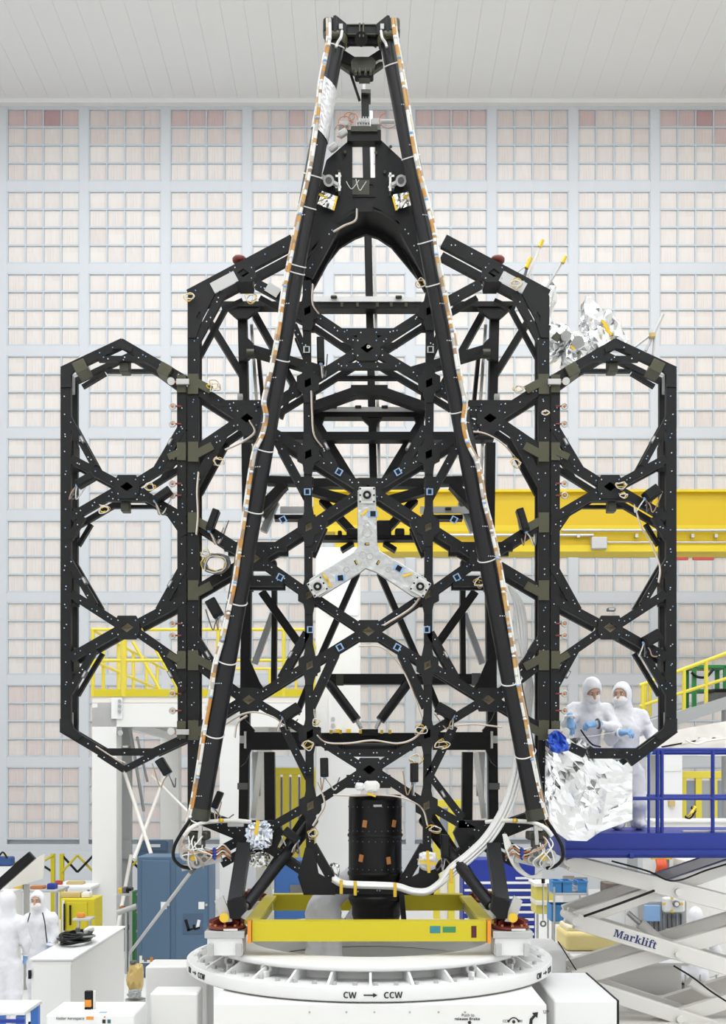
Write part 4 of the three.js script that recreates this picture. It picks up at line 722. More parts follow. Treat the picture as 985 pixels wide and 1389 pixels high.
// ================================================================ PEOPLE in cleanroom suits
function smin(a, b, k) { const h = Math.max(k - Math.abs(a - b), 0) / k; return Math.min(a, b) - h * h * k * 0.25; }
function capsule(p, a, b, ra, rb) { const bx = b.x - a.x, by = b.y - a.y, bz = b.z - a.z, px = p[0] - a.x, py = p[1] - a.y, pz = p[2] - a.z; const t = Math.min(1, Math.max(0, (px * bx + py * by + pz * bz) / (bx * bx + by * by + bz * bz + 1e-9))); return Math.hypot(px - bx * t, py - by * t, pz - bz * t) - (ra + (rb - ra) * t); }
function surfaceNet(f, lo, hi, cell) {
  const nx = Math.ceil((hi.x - lo.x) / cell) + 1, ny = Math.ceil((hi.y - lo.y) / cell) + 1, nz = Math.ceil((hi.z - lo.z) / cell) + 1, v = new Float32Array(nx * ny * nz), I = (x, y, z) => x + nx * (y + ny * z);
  for (let z = 0; z < nz; z++) for (let y = 0; y < ny; y++) for (let x = 0; x < nx; x++) v[I(x, y, z)] = f([lo.x + x * cell, lo.y + y * cell, lo.z + z * cell]);
  const vid = new Int32Array(nx * ny * nz).fill(-1), pos = [], idx = [];
  const C = [[0, 0, 0], [1, 0, 0], [0, 1, 0], [1, 1, 0], [0, 0, 1], [1, 0, 1], [0, 1, 1], [1, 1, 1]], E = [[0, 1], [2, 3], [4, 5], [6, 7], [0, 2], [1, 3], [4, 6], [5, 7], [0, 4], [1, 5], [2, 6], [3, 7]];
  for (let z = 0; z < nz - 1; z++) for (let y = 0; y < ny - 1; y++) for (let x = 0; x < nx - 1; x++) {
    let n = 0, sx = 0, sy = 0, sz = 0; const d = C.map(c => v[I(x + c[0], y + c[1], z + c[2])]);
    for (const [a, b] of E) if ((d[a] < 0) !== (d[b] < 0)) { const t = d[a] / (d[a] - d[b]); n++; sx += C[a][0] + (C[b][0] - C[a][0]) * t; sy += C[a][1] + (C[b][1] - C[a][1]) * t; sz += C[a][2] + (C[b][2] - C[a][2]) * t; }
    if (n) { vid[I(x, y, z)] = pos.length / 3; pos.push(lo.x + (x + sx / n) * cell, lo.y + (y + sy / n) * cell, lo.z + (z + sz / n) * cell); }
  }
  const quad = (a, b, c, d, flip) => { if (a < 0 || b < 0 || c < 0 || d < 0) return; flip ? idx.push(a, c, b, a, d, c) : idx.push(a, b, c, a, c, d); };
  for (let z = 1; z < nz - 1; z++) for (let y = 1; y < ny - 1; y++) for (let x = 1; x < nx - 1; x++) {
    const s = v[I(x, y, z)] < 0;
    if (s !== (v[I(x + 1, y, z)] < 0)) quad(vid[I(x, y - 1, z - 1)], vid[I(x, y, z - 1)], vid[I(x, y, z)], vid[I(x, y - 1, z)], !s);
    if (s !== (v[I(x, y + 1, z)] < 0)) quad(vid[I(x - 1, y, z - 1)], vid[I(x - 1, y, z)], vid[I(x, y, z)], vid[I(x, y, z - 1)], !s);
    if (s !== (v[I(x, y, z + 1)] < 0)) quad(vid[I(x - 1, y - 1, z)], vid[I(x, y - 1, z)], vid[I(x, y, z)], vid[I(x - 1, y, z)], !s);
  }
  const g = new THREE.BufferGeometry(); g.setAttribute('position', new THREE.Float32BufferAttribute(pos, 3)); g.setIndex(idx); g.computeVertexNormals(); return g;
}
function bounds(pts, m) { const b = new THREE.Box3().setFromPoints(pts); b.expandByScalar(m); return b; }
// glove: palm and five bent fingers; dir from wrist to knuckles, nrm out of the palm, thumb side
function glove(parent, wrist, dir, nrm, thumbSide, curl) {
  dir = dir.clone().normalize(); const side = dir.clone().cross(nrm).normalize().multiplyScalar(thumbSide), n = side.clone().cross(dir).normalize(); if (n.dot(nrm) < 0) n.negate();
  const at = (a, b, c) => wrist.clone().addScaledVector(dir, a).addScaledVector(side, b).addScaledVector(n, c);
  const caps = [[at(-0.05, 0, 0), at(0.01, 0, 0), 0.036, 0.031], [at(0.015, 0.02, 0), at(0.085, 0.026, 0), 0.019, 0.017], [at(0.015, 0, 0), at(0.09, 0.002, 0), 0.02, 0.017], [at(0.015, -0.018, 0), at(0.082, -0.026, 0), 0.019, 0.016]];
  const fl = [[0.031, 0.04, 0.026, 0.02], [0.011, 0.045, 0.029, 0.022], [-0.01, 0.042, 0.027, 0.02], [-0.03, 0.033, 0.021, 0.017]], fing = [];
  for (const [o, a, b, c] of fl) { let p = at(0.085 - Math.abs(o) * 0.25, o, 0), an = curl * 0.35; const seg = []; for (const L of [a, b, c]) { an += curl * 0.75; const q = p.clone().addScaledVector(dir, Math.cos(an) * L).addScaledVector(n, Math.sin(an) * L); seg.push([p, q]); p = q; } fing.push(seg.map(([x, y], i) => [x, y, 0.0105 - i * 0.0012, 0.0095 - i * 0.0012])); }
  const t0 = at(0.025, 0.03, 0.004), t1 = at(0.058, 0.054, 0.018), t2 = at(0.088, 0.05, 0.034); fing.push([[t0, t1, 0.013, 0.0115], [t1, t2, 0.011, 0.0095]]);
  const pts = [...caps, ...fing.flat()].flatMap(c => [c[0], c[1]]), b = bounds(pts, 0.045);
  const f = p => { let d = 1; for (const c of caps) d = smin(d, capsule(p, ...c), 0.02); for (const g of fing) { let e = 1; for (const c of g) e = smin(e, capsule(p, ...c), 0.006); d = smin(d, e, 0.007); } return d; };
  return mesh('glove', surfaceNet(f, b.min, b.max, 0.0045), M.glove, parent);
}
function person(label, J, o = {}) {
  const T = thing('person', label, 'person', o.group);
  const j = J, caps = [
    [j.pelvis, j.waist, 0.15, 0.145], [j.waist, j.chest, 0.145, 0.155], [j.chest, j.neck, 0.135, 0.085], [j.shL, j.shR, 0.082, 0.082], [j.shL, j.chest, 0.088, 0.14], [j.shR, j.chest, 0.088, 0.14], [j.shL, j.neck, 0.07, 0.07], [j.shR, j.neck, 0.07, 0.07],
    [j.shL, j.elL, 0.084, 0.072], [j.elL, j.wrL, 0.074, 0.046], [j.shR, j.elR, 0.084, 0.072], [j.elR, j.wrR, 0.074, 0.046],
    [j.hiL, j.knL, 0.125, 0.1], [j.knL, j.anL, 0.1, 0.085], [j.anL, j.toL, 0.075, 0.055], [j.hiR, j.knR, 0.125, 0.1], [j.knR, j.anR, 0.1, 0.085], [j.anR, j.toR, 0.075, 0.055], [j.neck, j.head, 0.09, 0.09]];
  const fw = o.face.clone().normalize(), up0 = o.up || V(0, 1, 0), rt = up0.clone().cross(fw).normalize(), up = fw.clone().cross(rt).normalize();
  const H = (r, u, f) => j.head.clone().addScaledVector(rt, r).addScaledVector(up, u).addScaledVector(fw, f);
  const ell = (p, c, a, b, d) => { const x = p[0] - c.x, y = p[1] - c.y, z = p[2] - c.z, r = (x * rt.x + y * rt.y + z * rt.z) / a, u = (x * up.x + y * up.y + z * up.z) / b, f = (x * fw.x + y * fw.y + z * fw.z) / d, L = Math.hypot(r, u, f); return (L - 1) * Math.min(a, b, d); };
  const hc = H(0, 0.01, -0.015), fc = H(0, -0.012, 0.1);
  const f = p => {
    let d = 1; for (const c of caps) d = smin(d, capsule(p, ...c), 0.042);
    d = smin(d, ell(p, hc, 0.105, 0.14, 0.122), 0.035);
    const w = 0.016 * (0.5 - Math.abs(noise.noise(p[0] * 9 + 3 + p[1] * 5, p[1] * 8 - p[0] * 4, p[2] * 9))) + 0.012 * (0.4 - Math.abs(noise.noise(p[0] * 17 + p[1] * 13, p[1] * 19 - p[0] * 11, p[2] * 20)));
    const hd = Math.hypot(p[0] - j.head.x, p[1] - j.head.y, p[2] - j.head.z); d += w * (hd < 0.17 ? 0.35 : 1.2);
    if (o.showFace !== false) d = Math.max(d, -ell(p, fc, 0.08, 0.088, 0.1));
    return d;
  };
  const b = bounds(Object.values(j), 0.21);
  mesh('body', surfaceNet(f, b.min, b.max, o.cell || 0.016), M.suit, T);
  if (o.showFace !== false) {
    const b2 = bounds([j.head], 0.17), fm = p => { let d = ell(p, H(0, 0.0, 0.0), 0.078, 0.11, 0.1); d = smin(d, capsule(p, H(0, 0.02, 0.094), H(0, -0.028, 0.118), 0.01, 0.016), 0.02); d = smin(d, capsule(p, H(-0.04, 0.034, 0.085), H(0.04, 0.034, 0.085), 0.012, 0.012), 0.02); for (const s of [-1, 1]) d = Math.max(d, -(Math.hypot(...[0, 1, 2].map(i => p[i] - [H(s * 0.032, 0.012, 0.108).x, H(s * 0.032, 0.012, 0.108).y, H(s * 0.032, 0.012, 0.108).z][i])) - 0.016)); d = smin(d, capsule(p, H(-0.022, -0.062, 0.088), H(0.022, -0.062, 0.088), 0.009, 0.009), 0.015); return d; };
    mesh('face', surfaceNet(fm, b2.min, b2.max, 0.006), M.skin, T);
    for (const s of [-1, 1]) { const e = mesh('eye', SPH, M.cableW, T); e.scale.setScalar(0.0115); e.position.copy(H(s * 0.032, 0.011, 0.088)); const q = mesh('pupil', SPH, M.black, e); q.scale.setScalar(0.66); q.position.copy(fw).multiplyScalar(0.55); rod('eyebrow', H(s * 0.016, 0.036, 0.1), H(s * 0.05, 0.035, 0.09), 0.0055, M.grayD, T); }
    if (o.mask !== false) { const mk = p => { let d = ell(p, H(0, -0.062, 0.045), 0.082, 0.066, 0.092); d += 0.004 * noise.noise(p[0] * 60, p[1] * 60, p[2] * 60); return d; }; mesh('mask', surfaceNet(mk, b2.min, b2.max, 0.008), M.mask, T); }
  } else { rod('hood_seam', H(0, 0.14, -0.05), H(0, 0.02, -0.14), 0.004, M.mask, T); }
  if (o.gloves !== false) for (const s of ['L', 'R']) { const wr = j['wr' + s], el = j['el' + s], d0 = (o['dir' + s] || wr.clone().sub(el)); glove(T, wr.clone().addScaledVector(d0.clone().normalize(), 0.03), d0, o['palm' + s] || V(0, -0.3, -1), o['thumb' + s] || 1, o['curl' + s] ?? 0.6); mesh('cuff', new THREE.TorusGeometry(0.048, 0.013, 8, 20), o.watch === s ? M.grayD : M.suit, T).position.copy(wr); T.children[T.children.length - 1].quaternion.setFromUnitVectors(Z_AX, d0.clone().normalize()); }
  const zz = []; for (let k = 0; k <= 8; k++) { const t = k / 8, p = j.neck.clone().lerp(j.pelvis, t); zz.push(p); }
  return T;
}
const deckY = W(800, 1130, -1.3).y;
{ // on the lift, leaning over the foil
  const z = -1.9, P = (x, y, dz = 0) => { const p = W(x, y, z); p.z += dz; return p; };
  const deck = deckY;
  const foot = (x, dz) => V(W(x, 0, z).x, deck + 0.08, z + dz), toe = (x, dz) => V(W(x, 0, z).x, deck + 0.06, z + dz + 0.16);
  const A = { pelvis: P(799, 1026, -0.12), waist: P(798, 1004, -0.06), chest: P(798, 980, 0.06), neck: P(798, 957, 0.14), head: P(798, 938, 0.2), shL: P(777, 965, 0.08), shR: P(821, 965, 0.06), elL: P(765, 983, 0.22), wrL: P(763, 976, 0.44), elR: P(829, 989, 0.2), wrR: P(801, 984, 0.38), hiL: P(788, 1034, -0.12), hiR: P(810, 1034, -0.12), knL: P(787, 1080, -0.06), knR: P(811, 1080, -0.06), anL: foot(787, -0.14), anR: foot(812, -0.14), toL: toe(786, -0.14), toR: toe(813, -0.14) };
  person('person in white suit bending over foil, blue gloves on a blue sheet', A, { face: V(0.12, -0.62, 0.78), up: V(0, 0.8, 0.6), dirL: V(0.03, -0.95, 0.25), palmL: V(0.1, 0.2, -1), thumbL: 1, curlL: 0.35, dirR: V(-0.95, -0.12, 0.2), palmR: V(0, -0.6, -0.7), thumbR: -1, curlR: 0.75, watch: 'R', cell: 0.014 });
  const B = { pelvis: P(850, 1046, -0.06), waist: P(850, 1022, -0.02), chest: P(849, 988, 0.02), neck: P(845, 963, 0.04), head: P(841, 943, 0.08), shL: P(828, 973, 0.06), shR: P(869, 973, 0.0), elL: P(823, 1003, 0.2), wrL: P(829, 997, 0.4), elR: P(884, 998, 0.02), wrR: P(879, 1010, 0.22), hiL: P(839, 1050, -0.06), hiR: P(862, 1050, -0.06), knL: P(840, 1090, 0.0), knR: P(866, 1090, 0.0), anL: foot(840, -0.08), anR: foot(868, -0.08), toL: toe(838, -0.08), toR: toe(869, -0.08) };
  person('person in white suit upright at blue rail, one hand resting on it', B, { face: V(-0.55, -0.12, 0.83), dirL: V(0.45, 0.1, 0.5), palmL: V(0.2, -0.8, -0.5), thumbL: 1, curlL: 0.85, dirR: V(-0.5, -0.75, 0.35), palmR: V(-0.3, 0, -1), thumbR: -1, curlR: 0.6, watch: 'R', cell: 0.014 });
}
{ // two people on the floor
  let z = -5.2; let P = (x, y, dz = 0) => { const p = W(x, y, z); p.z += dz; return p; };
  const C = { pelvis: P(55, 1290), waist: P(55, 1272), chest: P(55, 1252), neck: P(54, 1236), head: P(52, 1221, 0.05), shL: P(40, 1247), shR: P(70, 1246), elL: P(36, 1268), wrL: P(35, 1283, 0.05), elR: P(74, 1267), wrR: P(71, 1280, 0.1), hiL: P(47, 1294), hiR: P(63, 1294), knL: P(46, 1330, 0.03), knR: P(63, 1330, 0.03), anL: P(46, 1362), anR: P(64, 1362), toL: P(44, 1365, 0.16), toR: P(66, 1365, 0.16) };
  const t = person('person in white suit facing out, black straps hanging from the neck', C, { face: V(-0.05, -0.12, 1), dirL: V(0, -1, 0.1), palmL: V(1, 0, 0), thumbL: 1, curlL: 0.4, dirR: V(-0.1, -1, 0.1), palmR: V(-1, 0, 0), thumbR: 1, curlR: 0.4, cell: 0.02 });
  tube('strap', [P(46, 1236, 0.17), P(43, 1250, 0.2), P(39, 1266, 0.16), P(37, 1281, 0.12)], 0.008, M.black, t); tube('strap', [P(62, 1236, 0.15), P(66, 1250, 0.18), P(68, 1264, 0.2), P(69, 1276, 0.18)], 0.008, M.black, t);
  z = -4.4; P = (x, y, dz = 0) => { const p = W(x, y, z); p.z += dz; return p; };
  const D = { pelvis: P(10, 1305), waist: P(10, 1283), chest: P(11, 1258), neck: P(12, 1238), head: P(12, 1221, 0.02), shL: P(-8, 1250), shR: P(28, 1252), elL: P(-14, 1275), wrL: P(-12, 1296, 0.1), elR: P(34, 1278, -0.05), wrR: P(30, 1297, -0.16), hiL: P(1, 1310), hiR: P(19, 1310), knL: P(0, 1350), knR: P(20, 1350), anL: P(0, 1381), anR: P(21, 1381), toL: P(-1, 1384, -0.16), toR: P(22, 1384, -0.16) };
  person('person in white suit seen from behind, hood up, near the tall white cabinet', D, { face: V(0.35, 0, -1), showFace: false, dirR: V(-0.2, -1, -0.1), palmR: V(-1, 0, 0), dirL: V(0, -1, 0), palmL: V(1, 0, 0), curlL: 0.4, curlR: 0.4, cell: 0.02 });
  z = -0.75; P = (x, y, dz = 0) => { const p = W(x, y, z); p.z += dz; return p; };
  const fy = 1.06, F2 = (x, dz = 0) => V(W(x, 0, z).x, fy + 0.08, z + dz);
  const E = { pelvis: P(438, 1228), waist: P(452, 1211, -0.1), chest: P(482, 1197, -0.2), neck: P(505, 1186, -0.24), head: P(524, 1178, -0.26), shL: P(484, 1186, -0.32), shR: P(492, 1206, -0.1), elL: P(516, 1215, -0.32), wrL: P(532, 1228, -0.3), elR: P(488, 1230, -0.02), wrR: P(470, 1250, 0.02), hiL: P(430, 1238, -0.04), hiR: P(448, 1240, 0.02), knL: P(428, 1298, 0), knR: P(452, 1300, 0.06), anL: F2(428), anR: F2(452, 0.02), toL: F2(438, 0.1), toR: F2(464, 0.12) };
  person('person in white suit bent down behind black barrel inside turntable ring', E, { face: V(0.8, -0.5, 0.2), dirR: V(-0.5, -0.8, 0.1), palmR: V(0, 0, 1), dirL: V(0.7, -0.6, 0), palmL: V(0, 0, 1), cell: 0.018 });
  z = -4.6; P = (x, y, dz = 0) => { const p = W(x, y, z); p.z += dz; return p; };
  const G = { pelvis: P(938, 1318), waist: P(938, 1300), chest: P(939, 1276, -0.06), neck: P(946, 1258, -0.1), head: P(948, 1246, -0.14), shL: P(919, 1272, -0.06), shR: P(962, 1268, -0.02), elL: P(906, 1294, -0.05), wrL: P(914, 1306, -0.28), elR: P(974, 1292, -0.05), wrR: P(962, 1306, -0.28), hiL: P(928, 1322), hiR: P(950, 1322), knL: P(926, 1332, -0.42), knR: P(950, 1332, -0.42), anL: V(W(926, 0, z).x, 0.08, z - 0.42), anR: V(W(950, 0, z).x, 0.08, z - 0.42), toL: V(W(926, 0, z).x, 0.06, z - 0.58), toR: V(W(950, 0, z).x, 0.06, z - 0.58) };
  person('person in white suit sitting hunched with back turned behind the scissor arms', G, { face: V(0.3, -0.5, -1), showFace: false, cell: 0.02, curlL: 0.5, curlR: 0.5 });
  const st = thing('work_stool', 'low grey stool under the hunched person behind scissor arms', 'stool'); const pc = G.pelvis; rod('seat', V(pc.x, pc.y - 0.24, pc.z), V(pc.x, pc.y - 0.165, pc.z), 0.2, M.grayD, st, true); rod('column', V(pc.x, 0.06, pc.z), V(pc.x, pc.y - 0.24, pc.z), 0.03, M.steel, st); for (let k = 0; k < 5; k++) { const a = k * 1.2566; beam('foot', V(pc.x, 0.06, pc.z), V(pc.x + Math.sin(a) * 0.26, 0.04, pc.z + Math.cos(a) * 0.26), 0.04, 0.04, M.grayD, st); }
}

// ================================================================ FOIL SHEET, BLUE WRAP, ROPE
function sheet(corner, n, m, zf, dep = 0.006, jit = 0) {
  const jx = [], jy = []; for (let i = 0; i < (n + 1) * (m + 1); i++) { jx.push(rr(-jit, jit)); jy.push(rr(-jit, jit)); } // corner(u,v)->measured point + z, gives a thin solid crumpled sheet
  const pos = [], idx = []; for (let s = 0; s < 2; s++) for (let j = 0; j <= m; j++) for (let i = 0; i <= n; i++) { const e = j * (n + 1) + i, inner = i > 0 && j > 0 && i < n && j < m; const q = corner((i + (inner ? jx[e] : 0)) / n, (j + (inner ? jy[e] : 0)) / m); const w = W(q[0], q[1], q[2]); pos.push(w.x, w.y, w.z - s * dep); }
  const N = (n + 1) * (m + 1), Q = (j, i) => j * (n + 1) + i;
  for (let j = 0; j < m; j++) for (let i = 0; i < n; i++) { const a = Q(j, i), b = Q(j, i + 1), c = Q(j + 1, i + 1), d = Q(j + 1, i); idx.push(a, d, c, a, c, b, a + N, c + N, d + N, a + N, b + N, c + N); }
  const edge = (a, b) => idx.push(a, b, b + N, a, b + N, a + N);
  for (let i = 0; i < n; i++) { edge(Q(0, i), Q(0, i + 1)); edge(Q(m, i + 1), Q(m, i)); } for (let j = 0; j < m; j++) { edge(Q(j + 1, 0), Q(j, 0)); edge(Q(j, n), Q(j + 1, n)); }
  const g = new THREE.BufferGeometry(); g.setAttribute('position', new THREE.Float32BufferAttribute(pos, 3)); g.setIndex(idx); const o = g.toNonIndexed(); o.computeVertexNormals(); return o;
}
const ridge = (x, y, k) => 1 - Math.abs(2 * noise.noise(x, y, k));
{
  const T = thing('foil_sheet', 'big crumpled silver foil sheet draped from the wing corner, before blue platform', 'foil');
  mesh('sheet', sheet((u, v) => {
    const top = [[740, 1003], [760, 1004], [785, 1000], [806, 1015], [832, 1030], [858, 1036]], bot = [[739, 1100], [745, 1122], [770, 1140], [796, 1141], [815, 1128], [858, 1112]];
    const L = a => { const t = u * 5, i = Math.min(4, Math.floor(t)), f = t - i; return [a[i][0] + (a[i + 1][0] - a[i][0]) * f, a[i][1] + (a[i + 1][1] - a[i][1]) * f]; };
    const a = L(top), b = L(bot), x = a[0] + (b[0] - a[0]) * v, y = a[1] + (b[1] - a[1]) * v;
    const z = 0.2 - 0.55 * Math.pow(u, 1.2) - 0.14 * ridge(u * 2.6 + v * 1.5, v * 2.0 - u * 0.8, 1.7) * (0.25 + 0.75 * Math.sin(Math.PI * Math.min(1, v * 1.2))) - 0.035 * ridge(u * 5 - v * 3, v * 4 + u * 2, 4.2);
    return [x, y, z];
  }, 20, 22, 0, 0.006, 0.5), M.foil, T);
  const b = thing('plastic_wrap', 'crumpled bright blue plastic sheet lying over top of silver foil', 'plastic sheet');
  mesh('sheet', sheet((u, v) => { const x = 745 + (770 - 745) * u + 4 * (v - 0.5), y = 996 + 26 * v - 6 * Math.sin(u * 3.14) * (1 - v) + 7 * Math.abs(u - 0.4) * (v > 0.5 ? -1 : 1); return [x, y, 0.2 + 0.08 * noise.noise(u * 3, v * 3, 6) + 0.05 * ridge(u * 4, v * 3, 2)]; }, 16, 16), std(lin(0.05, 0.13, 0.6), 0.35, 0, { flatShading: true, side: THREE.DoubleSide }), b);
  const r = thing('cable', 'thin pale cable stretched between two gloved hands', 'cable'); tube('strand', [W(788, 1000, -1.4), W(808, 998, -1.42), W(829, 994, -1.44)], 0.006, M.cableW, r);
  const r2 = thing('cable', 'thin black cable drooping from a gloved hand to the rail', 'cable'); tube('strand', [W(788, 990, -1.45), W(795, 1000, -1.4), W(804, 1010, -1.38), W(815, 1013, -1.4)], 0.009, M.black, r2);
}
// ================================================================ SCISSOR LIFT
{
  const T = thing('scissor_lift', 'scissor lift with bright blue platform and rails on crossed cream arms', 'scissor lift');
  const zf = -1.3, zb = -2.65, x1 = 6.2, a = W(766, 1130, zf), b = W(985, 1168, zf);
  const dk = sub('platform', T);
  box('deck', V((a.x + x1) / 2, deckY - 0.02, (zf + zb) / 2), [x1 - a.x, 0.04, zf - zb], M.blue, dk); box('side_beam', V((a.x + x1) / 2, deckY - 0.13, zf + 0.02), [x1 - a.x, 0.26, 0.04], M.blue, dk); box('side_beam', V((a.x + x1) / 2, deckY - 0.13, zb), [x1 - a.x, 0.26, 0.04], M.blue, dk); box('end_beam', V(a.x + 0.02, deckY - 0.13, (zf + zb) / 2), [0.04, 0.26, zf - zb], M.blue, dk);
  box('ledge', V((a.x + x1) / 2, deckY - 0.2, zf + 0.05), [x1 - a.x, 0.05, 0.06], M.blue, dk); rbox('toggle', V(W(854, 1160, zf).x, W(854, 1160, zf).y, zf + 0.07), [0.05, 0.06, 0.05], M.blue, dk, 0.01); rbox('drain_strip', V(W(960, 1128, zf).x, deckY + 0.015, zf - 0.05), [0.5, 0.025, 0.03], M.tin, dk, 0.005);
  const rl = sub('railing', T), yT = W(900, 1017, zf).y, yM = W(900, 1083, zf).y, rx0 = W(790, 0, zf).x;
  for (const y of [yT, yM]) { rod('rail', V(rx0, y, zf), V(x1, y, zf), 0.02, M.blue, rl); rod('rail', V(a.x, y, zb), V(x1, y, zb), 0.024, M.blue, rl); rod('rail', V(a.x, y, zf - 0.3), V(a.x, y, zb), 0.024, M.blue, rl); }
  rod('rail', V(rx0, yT, zf), V(a.x, yT, zf - 0.3), 0.024, M.blue, rl);
  for (const x of [880, 892, 898, 967]) rod('rail_post', V(W(x, 0, zf).x, deckY, zf), V(W(x, 0, zf).x, yT, zf), x === 880 ? 0.014 : 0.02, M.blue, rl);
  for (const x of [a.x, 2.0, 3.2, 5, x1]) rod('rail_post', V(x, deckY, zb), V(x, yT, zb), 0.024, M.blue, rl);
  // arms
  const arm = (x0, y0, x1_, y1, w, z, txt) => {
    const g = sub('scissor_arm', T), p = W(x0, y0, z), q = W(x1_, y1, z), d = q.clone().sub(p), L = d.length(), h = w * sc(z), an = Math.atan2(d.y, d.x);
    rbox('tube', p.clone().add(q).multiplyScalar(0.5), [L, h, 0.1], M.lift, g, 0.012, [0, 0, an]);
    for (const e of [p, q]) { rod('pivot', V(e.x, e.y, z - 0.07), V(e.x, e.y, z + 0.08), 0.045, M.lift, g); }
    if (txt) { const tg = textGeo('Marklift', 0.081, fontSerif, 0.004); const bb = tg.boundingBox; tg.translate(-(bb.max.x + bb.min.x) / 2, -0.03, 0.051); const c = W(860, 1274, z); tg.rotateZ(an); tg.translate(c.x, c.y, z); mesh('lettering', tg, M.navy, g); }
    return g;
  };
  for (const [dz, off] of [[0, 0], [-0.5, 1]]) {
    const Z = -1.42 + dz, s = z => z;
    const A = [[772, 1170, 1060, 1244, 22], [780, 1247, 1060, 1150, 20], [780, 1249, 1060, 1334, 22, !off], [778, 1328, 1060, 1244, 21], [778, 1332, 1060, 1424, 20], [790, 1420, 1060, 1334, 20]];
    A.forEach((q, i) => { const zz = Z + (i % 2 ? -0.12 : 0.0); const sc2 = off ? (p => { const w = W(p[0], p[1], -1.42); return w; }) : null;
      if (!off) arm(q[0], q[1], q[2], q[3], q[4], zz, q[5]);
      else { const p = W(q[0], q[1], -1.42), r = W(q[2], q[3], -1.42), g = sub('scissor_arm', T); p.z = r.z = zz; beam('tube', p, r, q[4] * sc(-1.42), 0.1, M.lift, g); } });
  }
  for (const [x, y] of [[915, 1208], [915, 1291], [917, 1378]]) { const k = W(x, y, -1.5); rod('cross_pin', V(k.x, k.y, -2.1), V(k.x, k.y, -1.32), 0.04, M.lift, T); }
  for (const [x, y] of [[780, 1248], [778, 1330]]) { const k = W(x, y, -1.5); rod('cross_tube', V(k.x, k.y, -2.1), V(k.x, k.y, -1.35), 0.05, M.lift, T); }
  const cy = sub('hydraulic_cylinder', T); rod('barrel', W(868, 1252, -1.9), W(916, 1296, -1.9), 0.06, M.lift, cy); rod('piston', W(852, 1238, -1.9), W(868, 1252, -1.9), 0.03, M.steel, cy); const cy2 = sub('hydraulic_cylinder', T); rod('barrel', W(935, 1330, -1.6), W(1000, 1372, -1.6), 0.06, M.lift, cy2); tube('hose', [W(914, 1310, -1.32), W(940, 1326, -1.3), W(965, 1345, -1.3), W(985, 1358, -1.3)], 0.01, M.black, T);
  tube('hose', [W(792, 1243, -1.3), W(840, 1226, -1.3), W(888, 1208, -1.3)], 0.014, M.black, T); tube('hose', [W(830, 1168, -1.3), W(880, 1182, -1.3), W(912, 1195, -1.28), W(960, 1180, -1.3), W(1000, 1168, -1.3)], 0.01, M.black, T);
  const lab = W(806, 1344, -1.31); rbox('warning_label', V(lab.x, lab.y, -1.36), [0.11, 0.07, 0.004], M.white, T, 0.001, [0, 0, -0.31]); rbox('warning_label', V(lab.x + 0.005, lab.y + 0.03, -1.357), [0.11, 0.018, 0.004], M.red, T, 0.001, [0, 0, -0.31]);
  box('chassis', V(W(930, 0, -2).x, 0.45, -2.05), [3.0, 0.5, 1.5], M.lift, T); for (const x of [1.6, 4.0]) for (const z of [-1.4, -2.7]) { const m = mesh('wheel', new THREE.CylinderGeometry(0.25, 0.25, 0.18, 28), M.grayD, T); m.rotation.x = Math.PI / 2; m.position.set(x + 1, 0.25, z); }
}

// ================================================================ BEHIND: CRANE, PLATFORM, CABINETS
const fl = (x, z) => V(W(x, 0, z).x, 0, z);     // floor point below a measured column
{
  const T = thing('crane_bridge', 'long deep yellow overhead crane girder with conduit along its lower flange', 'crane');
  const z = -17, y = py => W(0, py, z).y, X0 = W(455, 0, z).x, X1 = 15.48, cx = (X0 + X1) / 2, w = X1 - X0;
  const XA = W(425, 0, z).x;
  box('girder', V((XA + X1) / 2, (y(667) + y(722)) / 2, z - 0.3), [X1 - XA, y(667) - y(722), 0.6], M.crane, T);
  box('flange', V((XA + X1) / 2, y(667), z - 0.25), [X1 - XA, 0.06, 0.75], M.craneB, T); box('flange', V((XA + X1) / 2, y(721), z - 0.1), [X1 - XA, 0.16, 0.9], M.craneB, T);
  box('lower_girder', V(cx, (y(725) + y(745)) / 2, z + 0.1), [w, y(725) - y(745), 0.5], M.crane, T); box('flange', V(cx, y(749), z + 0.1), [w, 0.16, 0.7], M.craneB, T);
  rod('conduit', V(W(762, 0, z + 0.45).x, y(725), z + 0.45), V(X1, y(725.5), z + 0.45), 0.035, M.steel, T); rod('conduit', V(W(570, 0, z + 0.45).x, y(731.5), z + 0.45), V(W(805, 0, z + 0.45).x, y(731.5), z + 0.45), 0.04, M.steel, T); rod('conduit', V(W(824, 0, z + 0.45).x, y(741), z + 0.45), V(X1, y(741), z + 0.45), 0.025, M.steel, T);
  pbox('junction_box', 803, 728, 824, 744, z + 0.6, 0.25, M.tin, T, 0.02);
  for (const x of [785, 864, 940, 972]) pbox('bracket', x - 2, 724, x + 2, 729, z + 0.5, 0.1, M.steel, T);
  // end truck hanging at the far side
  box('hanger', V(X1 - 0.6, (y(650) + ROOM.h) / 2, z - 0.1), [0.5, ROOM.h - y(650), 0.5], M.crane, T);
  for (const x of [920, 955]) pbox('warning_strip', x - 14, 755.5, x + 14, 759, z + 0.4, 0.1, std(lin(0.5, 0.06, 0.05), 0.5), T);
}
